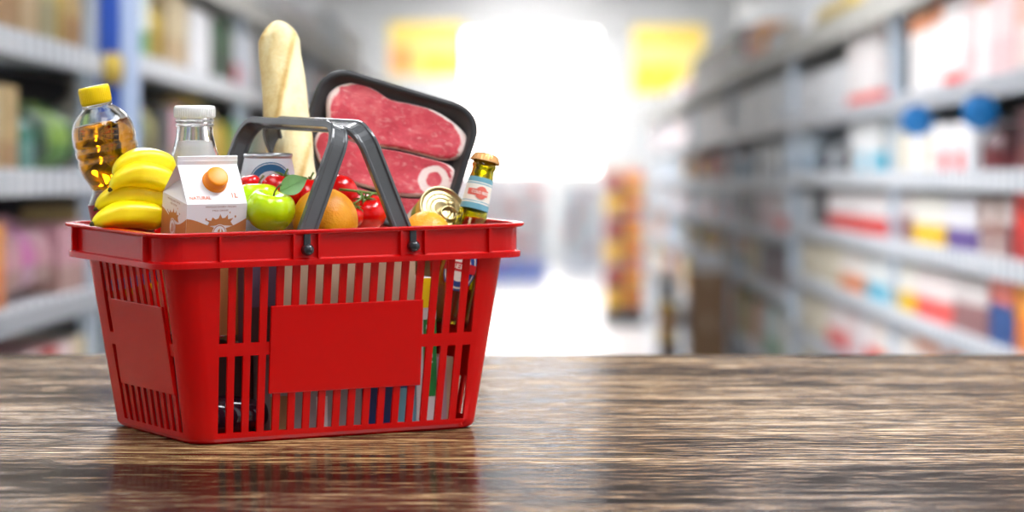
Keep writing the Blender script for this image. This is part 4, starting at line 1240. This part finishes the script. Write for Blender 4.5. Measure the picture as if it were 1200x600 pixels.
row(-1, XLs, Z+.37, 'the top shelf, far left rack', G, [(152,186,['khaki','white_and_green'],'box',.27,.3), (188,204,['mustard'],'bottle',.28,.26), (206,230,['beige','tan'],'box',.27,.34), (232,256,'white','box',.25,.34), (258,282,['dark_green','white_and_green'],'box',.26,.5), (284,310,['white_and_red','magenta','white'],'box',.25,.5), (360,420,['orange','white','dull_red'],'box',.24,.8)])
row(-1, XLs, Z+.02, 'the second shelf, far left rack', G, [(152,176,['mustard','cream'],'bottle',.28,.24), (178,196,['dark_green','khaki'],'bottle',.27,.24), (198,224,['charcoal','dull_pink'],'box',.22,.34), (226,258,['charcoal','dark_green','beige'],'box',.22,.4), (260,282,['mustard'],'bottle',.30,.45), (284,312,['dark_green','green'],'box',.2,.6), (314,400,['white','dull_pink','beige'],'box',.22,.9)])
row(-1, XLs, Z-.31, 'the third shelf, far left rack', G, [(152,230,['beige','dull_pink','tan'],'box',.22,.36), (232,300,['khaki','white'],'box',.22,.6)])
G = 'goods on top of the left rack'
row(-1, XL-.02, Z+.72, 'the roof of left rack', G, [(290,330,['white','pale_grey'],'box',.24,.6), (332,372,['white_and_red','dull_red'],'box',.2,.8), (374,430,['white','pale_blue'],'box',.3,1.0)])

# tall blue display board between the two left racks
e = thing('display_board', 'tall blue and white display board standing between the two left racks', 'display board', Matrix.Translation((-1.20, 9.42, 0)))
m = MB(); m.box((-.02, -.02, .01), (.01, .02, HC-.02)); m.build('post', M['knob'], e)
m = MB(); m.box((-.02, -.03, HC-.03), (.055, .03, HC+.62)); m.build('board', plain('deep_blue', (44, 84, 176), .4), e, bev=.004)
m = MB(); m.box((.055, -.02, HC-.03), (.105, .03, HC+.62)); m.build('side_board', plain('pale_blue_board', (170, 186, 214), .4), e, bev=.004)
m = MB(); m.box((-.06, -.12, 0), (.10, .04, .02)); m.build('foot', M['knob'], e)
for z in (.255, .05):
    m = MB(); m.lathe([(.02,0),(.03,.01),(.032,.06),(.022,.085),(.004,.09)], 16); m.build('round_badge', PM['mustard'], e, Matrix.Translation((.035, -.035, HC+z)))

# blue shelf talkers
tb = plain('talker_blue', (24, 120, 190), .4)
for k, (px, w) in enumerate(((1080, 'left, smaller'), (1155, 'right, larger'))):
    d = dpt(px, XR-.06)
    e = thing('shelf_talker', 'round blue shelf talker under the top shelf rail of right rack, %s one' % w, 'shelf sign', Matrix.Translation((XR-.0165, d, HC+BR[0]-.05)), 'blue shelf talkers')
    m = MB(); m.box((-.095, -.012, .0), (0, .012, .004)); m.build('clip', M['white_plastic'], e)
    m = MB(); m.lathe([(.001,-.003),(.050,-.003),(.052,0),(.050,.003),(.001,.003)], 28, mat=Matrix.Translation((-.060, 0, -.054)) @ Matrix.Rotation(R(90), 4, 'X')); m.build('disc', tb, e)

# hanging yellow signs
yel = plain('sign_yellow', (255, 222, 20), .5); yel2 = plain('sign_pale_yellow', (240, 216, 120), .5); ora = plain('sign_orange', (236, 150, 60), .5)
def sign(x0, x1, z0, z1, d, label, flip):
    e = thing('hanging_sign', label, 'sign', Matrix.Translation(((x0+x1)/2, d, z0)), 'yellow hanging signs')
    w = (x1-x0)/2; h = z1-z0
    m = MB(); m.box((-w, -.015, 0), (w, .015, h)); m.build('board', yel2, e, bev=.004)
    a, b = (-w+.02, .1) if flip else (-.05, w-.02)
    m = MB(); m.box((a, -.022, .03), (b, -.0155, h*.42)); m.build('price_field', yel, e)
    c, d_ = (-w+.02, -.12) if not flip else (.02, .24)
    m = MB(); m.box((c, -.021, .05), (d_, -.0155, h*.55)); m.build('photo_field', ora, e) if not flip else None
    m = MB(); m.box((-w+.02, -.021, h*.72), (w-.02, -.0155, h*.95)); m.build('header', plain('sign_header', (232, 196, 60), .5), e)
    for sx in (-w+.06, w-.06):
        m = MB(); m.tube([(sx, 0, h-.005), (sx, 0, 4.65-z0)], .006, 8); m.build('rod', steel, e)
def wx(px, d): return (px-619)*d/F
def wz(py, d): return HC+(206-py)*d/F
sign(wx(456, 34), wx(545, 34), wz(90, 34), wz(26, 34), 34, 'yellow price sign hanging over the left rack, left of the bright window', False)
sign(wx(741, 34), wx(826, 34), wz(110, 34), wz(30, 34), 34, 'yellow price sign hanging over the right rack, right of the bright window', True)

# gondola across the far end of the aisle
def gondola(x0, x1, d, ztop, label, base, cols, nrow, ncol, where):
    e = thing('gondola_shelf', label, 'shelf rack', Matrix.Translation(((x0+x1)/2, d, 0)))
    w = (x1-x0)/2
    m = MB(); m.box((-w, -.30, 0), (w, .2, .26)); m.build('base', base, e, bev=.01)
    m = MB(); m.box((-w, .16, .26), (w, .2, ztop)); m.build('back_panel', steel, e)
    for sx in (-w, w-.03):
        m = MB(); m.box((sx, -.2, .26), (sx+.03, .2, ztop)); m.build('side_panel', post_m, e)
    st = (ztop-.26)/nrow
    for r in range(nrow):
        z = .26+st*r
        if r:
            m = MB(); m.box((-w+.03, -.22, z-.03), (w-.03, .16, z)); m.build('shelf', post_m, e)
        for k in range(ncol):
            cw = (2*w-.08)/ncol
            product('box', cols[(k+r*3) % len(cols)], ((x0+x1)/2-w+.04+cw*(k+.5), d-.02, z), (cw*.9, .25, st*.74), '%s level up, %s' % (ordn(r+1), where), 'packs on the end gondolas')
gondola(-1.0, wx(641, 50), 50, wz(208, 50), 'low shelf unit with a blue base at the far end of the aisle', plain('base_blue', (60, 100, 190), .4), ['pale_pink','white','dull_pink','white_and_coral','pale_grey'], 5, 7, 'gondola with the blue base')
gondola(wx(658, 53), wx(702, 53), 53, wz(216, 53), 'narrow pale shelf unit at the far end, right of the blue based one', plain('base_white', (206, 210, 220), .4), ['pale_grey','white','pale_blue','dull_pink'], 4, 4, 'narrow end gondola')

# stands in the aisle on the right
def bag_stand(pxl, pxr, ptop, d, label, cols, nr, nc, where):
    x0, x1 = wx(pxl, d), wx(pxr, d); zt = wz(ptop, d); w = (x1-x0)/2
    e = thing('display_stand', label, 'display stand', Matrix.Translation(((x0+x1)/2, d, 0)))
    m = MB(); m.box((-w, -.18, 0), (w, .18, .16)); m.build('base', M['knob'], e, bev=.01)
    m = MB(); m.box((-w*.9, .12, .16), (w*.9, .16, zt)); m.build('back_panel', PM['cream'], e)
    st = (zt-.16)/nr
    for r in range(nr):
        z = .16+st*r
        if r:
            m = MB(); m.box((-w, -.16, z-.015), (w, .12, z)); m.build('tray', M['red'] if r % 2 else steel, e)
        for k in range(nc):
            cw = 2*w/nc
            product('pouch', cols[(k*2+r*3) % len(cols)], ((x0+x1)/2-w+cw*(k+.5), d-.03, z), (cw*.92, .2, st*.86), '%s tray up, %s' % (ordn(r+1), where), 'bags on the display stands')
bag_stand(706, 756, 195, 35.0, 'display stand full of red and yellow bags at the far right of the aisle', ['yellow','red_and_yellow','orange','dull_red','cream','red_and_yellow'], 6, 2, 'red and yellow stand')
bag_stand(770, 795, 318, 27.5, 'low yellow display stand beside the stacked brown cartons', ['yellow','mustard','black_and_white','yellow'], 3, 1, 'low yellow stand')
d = 22.5
for k in range(3):
    x0, x1 = wx(806, d), wx(852, d)
    e = thing('cardboard_box', 'brown cardboard carton at the foot of the right rack, %s of its stack' % ['lowest', 'middle', 'topmost'][k], 'box', Matrix.Translation(((x0+x1)/2, d, .305*k)), 'stacked brown cartons')
    w = (x1-x0)/2
    m = MB(); m.box((-w, -.16, 0), (w, .16, .296)); m.box((-w, -.16, .296), (w, -.002, .30)); m.box((-w, .002, .296), (w, .16, .30)); m.build('carton', M['kraft_dark'], e, bev=.004)
    m = MB(); m.box((-.02, -.1612, .22), (.02, .1612, .2995)); m.box((-.02, -.161, .2995), (.02, .161, .301)); m.build('tape', M['kraft'], e)
product('box', 'white', (wx(826, d), d, .915), (.2, .24, .14), 'stack of brown cartons', 'stacked brown cartons')

# scatter volume added to spread the window's glow into a halo
hz = bpy.data.materials.new('glow_haze_volume'); hz.use_nodes = True; t = hz.node_tree; t.nodes.clear()
vo = N(t, 'ShaderNodeVolumeScatter'); vo.inputs['Density'].default_value = .0055; vo.inputs['Anisotropy'].default_value = .94
ou = N(t, 'ShaderNodeOutputMaterial'); t.links.new(vo.outputs[0], ou.inputs['Volume'])
m = MB(); m.box((-3.4, 6, .02), (3.4, 56.8, 4.5)); o = m.build('glow_haze', hz); tag(o, 'thin scatter volume added in the aisle for the glow round the bright window', 'glow_haze', None, 'stuff')
wd = bpy.data.worlds.new('fill_light_world'); bpy.context.scene.world = wd; wd.use_nodes = True  # even fill light added, entering by the open side behind the camera
wd.node_tree.nodes['Background'].inputs[0].default_value = (.9, .95, 1, 1); wd.node_tree.nodes['Background'].inputs[1].default_value = .35

# ------------------------------------------------------------------ camera
cam = bpy.data.cameras.new('camera'); co = bpy.data.objects.new('camera', cam); C.objects.link(co)
cam.sensor_width = 36; cam.lens = F*36/1200; cam.clip_start = .05; cam.clip_end = 300
co.location = (0, 0, HC); co.rotation_euler = (R(90)-T_WORLD, 0, YAW)
cam.dof.use_dof = True; cam.dof.focus_distance = 3.50
cam.dof.aperture_fstop = (cam.lens/1000)/.027
bpy.context.scene.camera = co
sc = bpy.context.scene
sc.view_settings.view_transform = 'Standard'; sc.view_settings.look = 'None'
sc.view_settings.gamma = 1; sc.view_settings.use_curve_mapping = False
sc.view_settings.exposure = 0.0
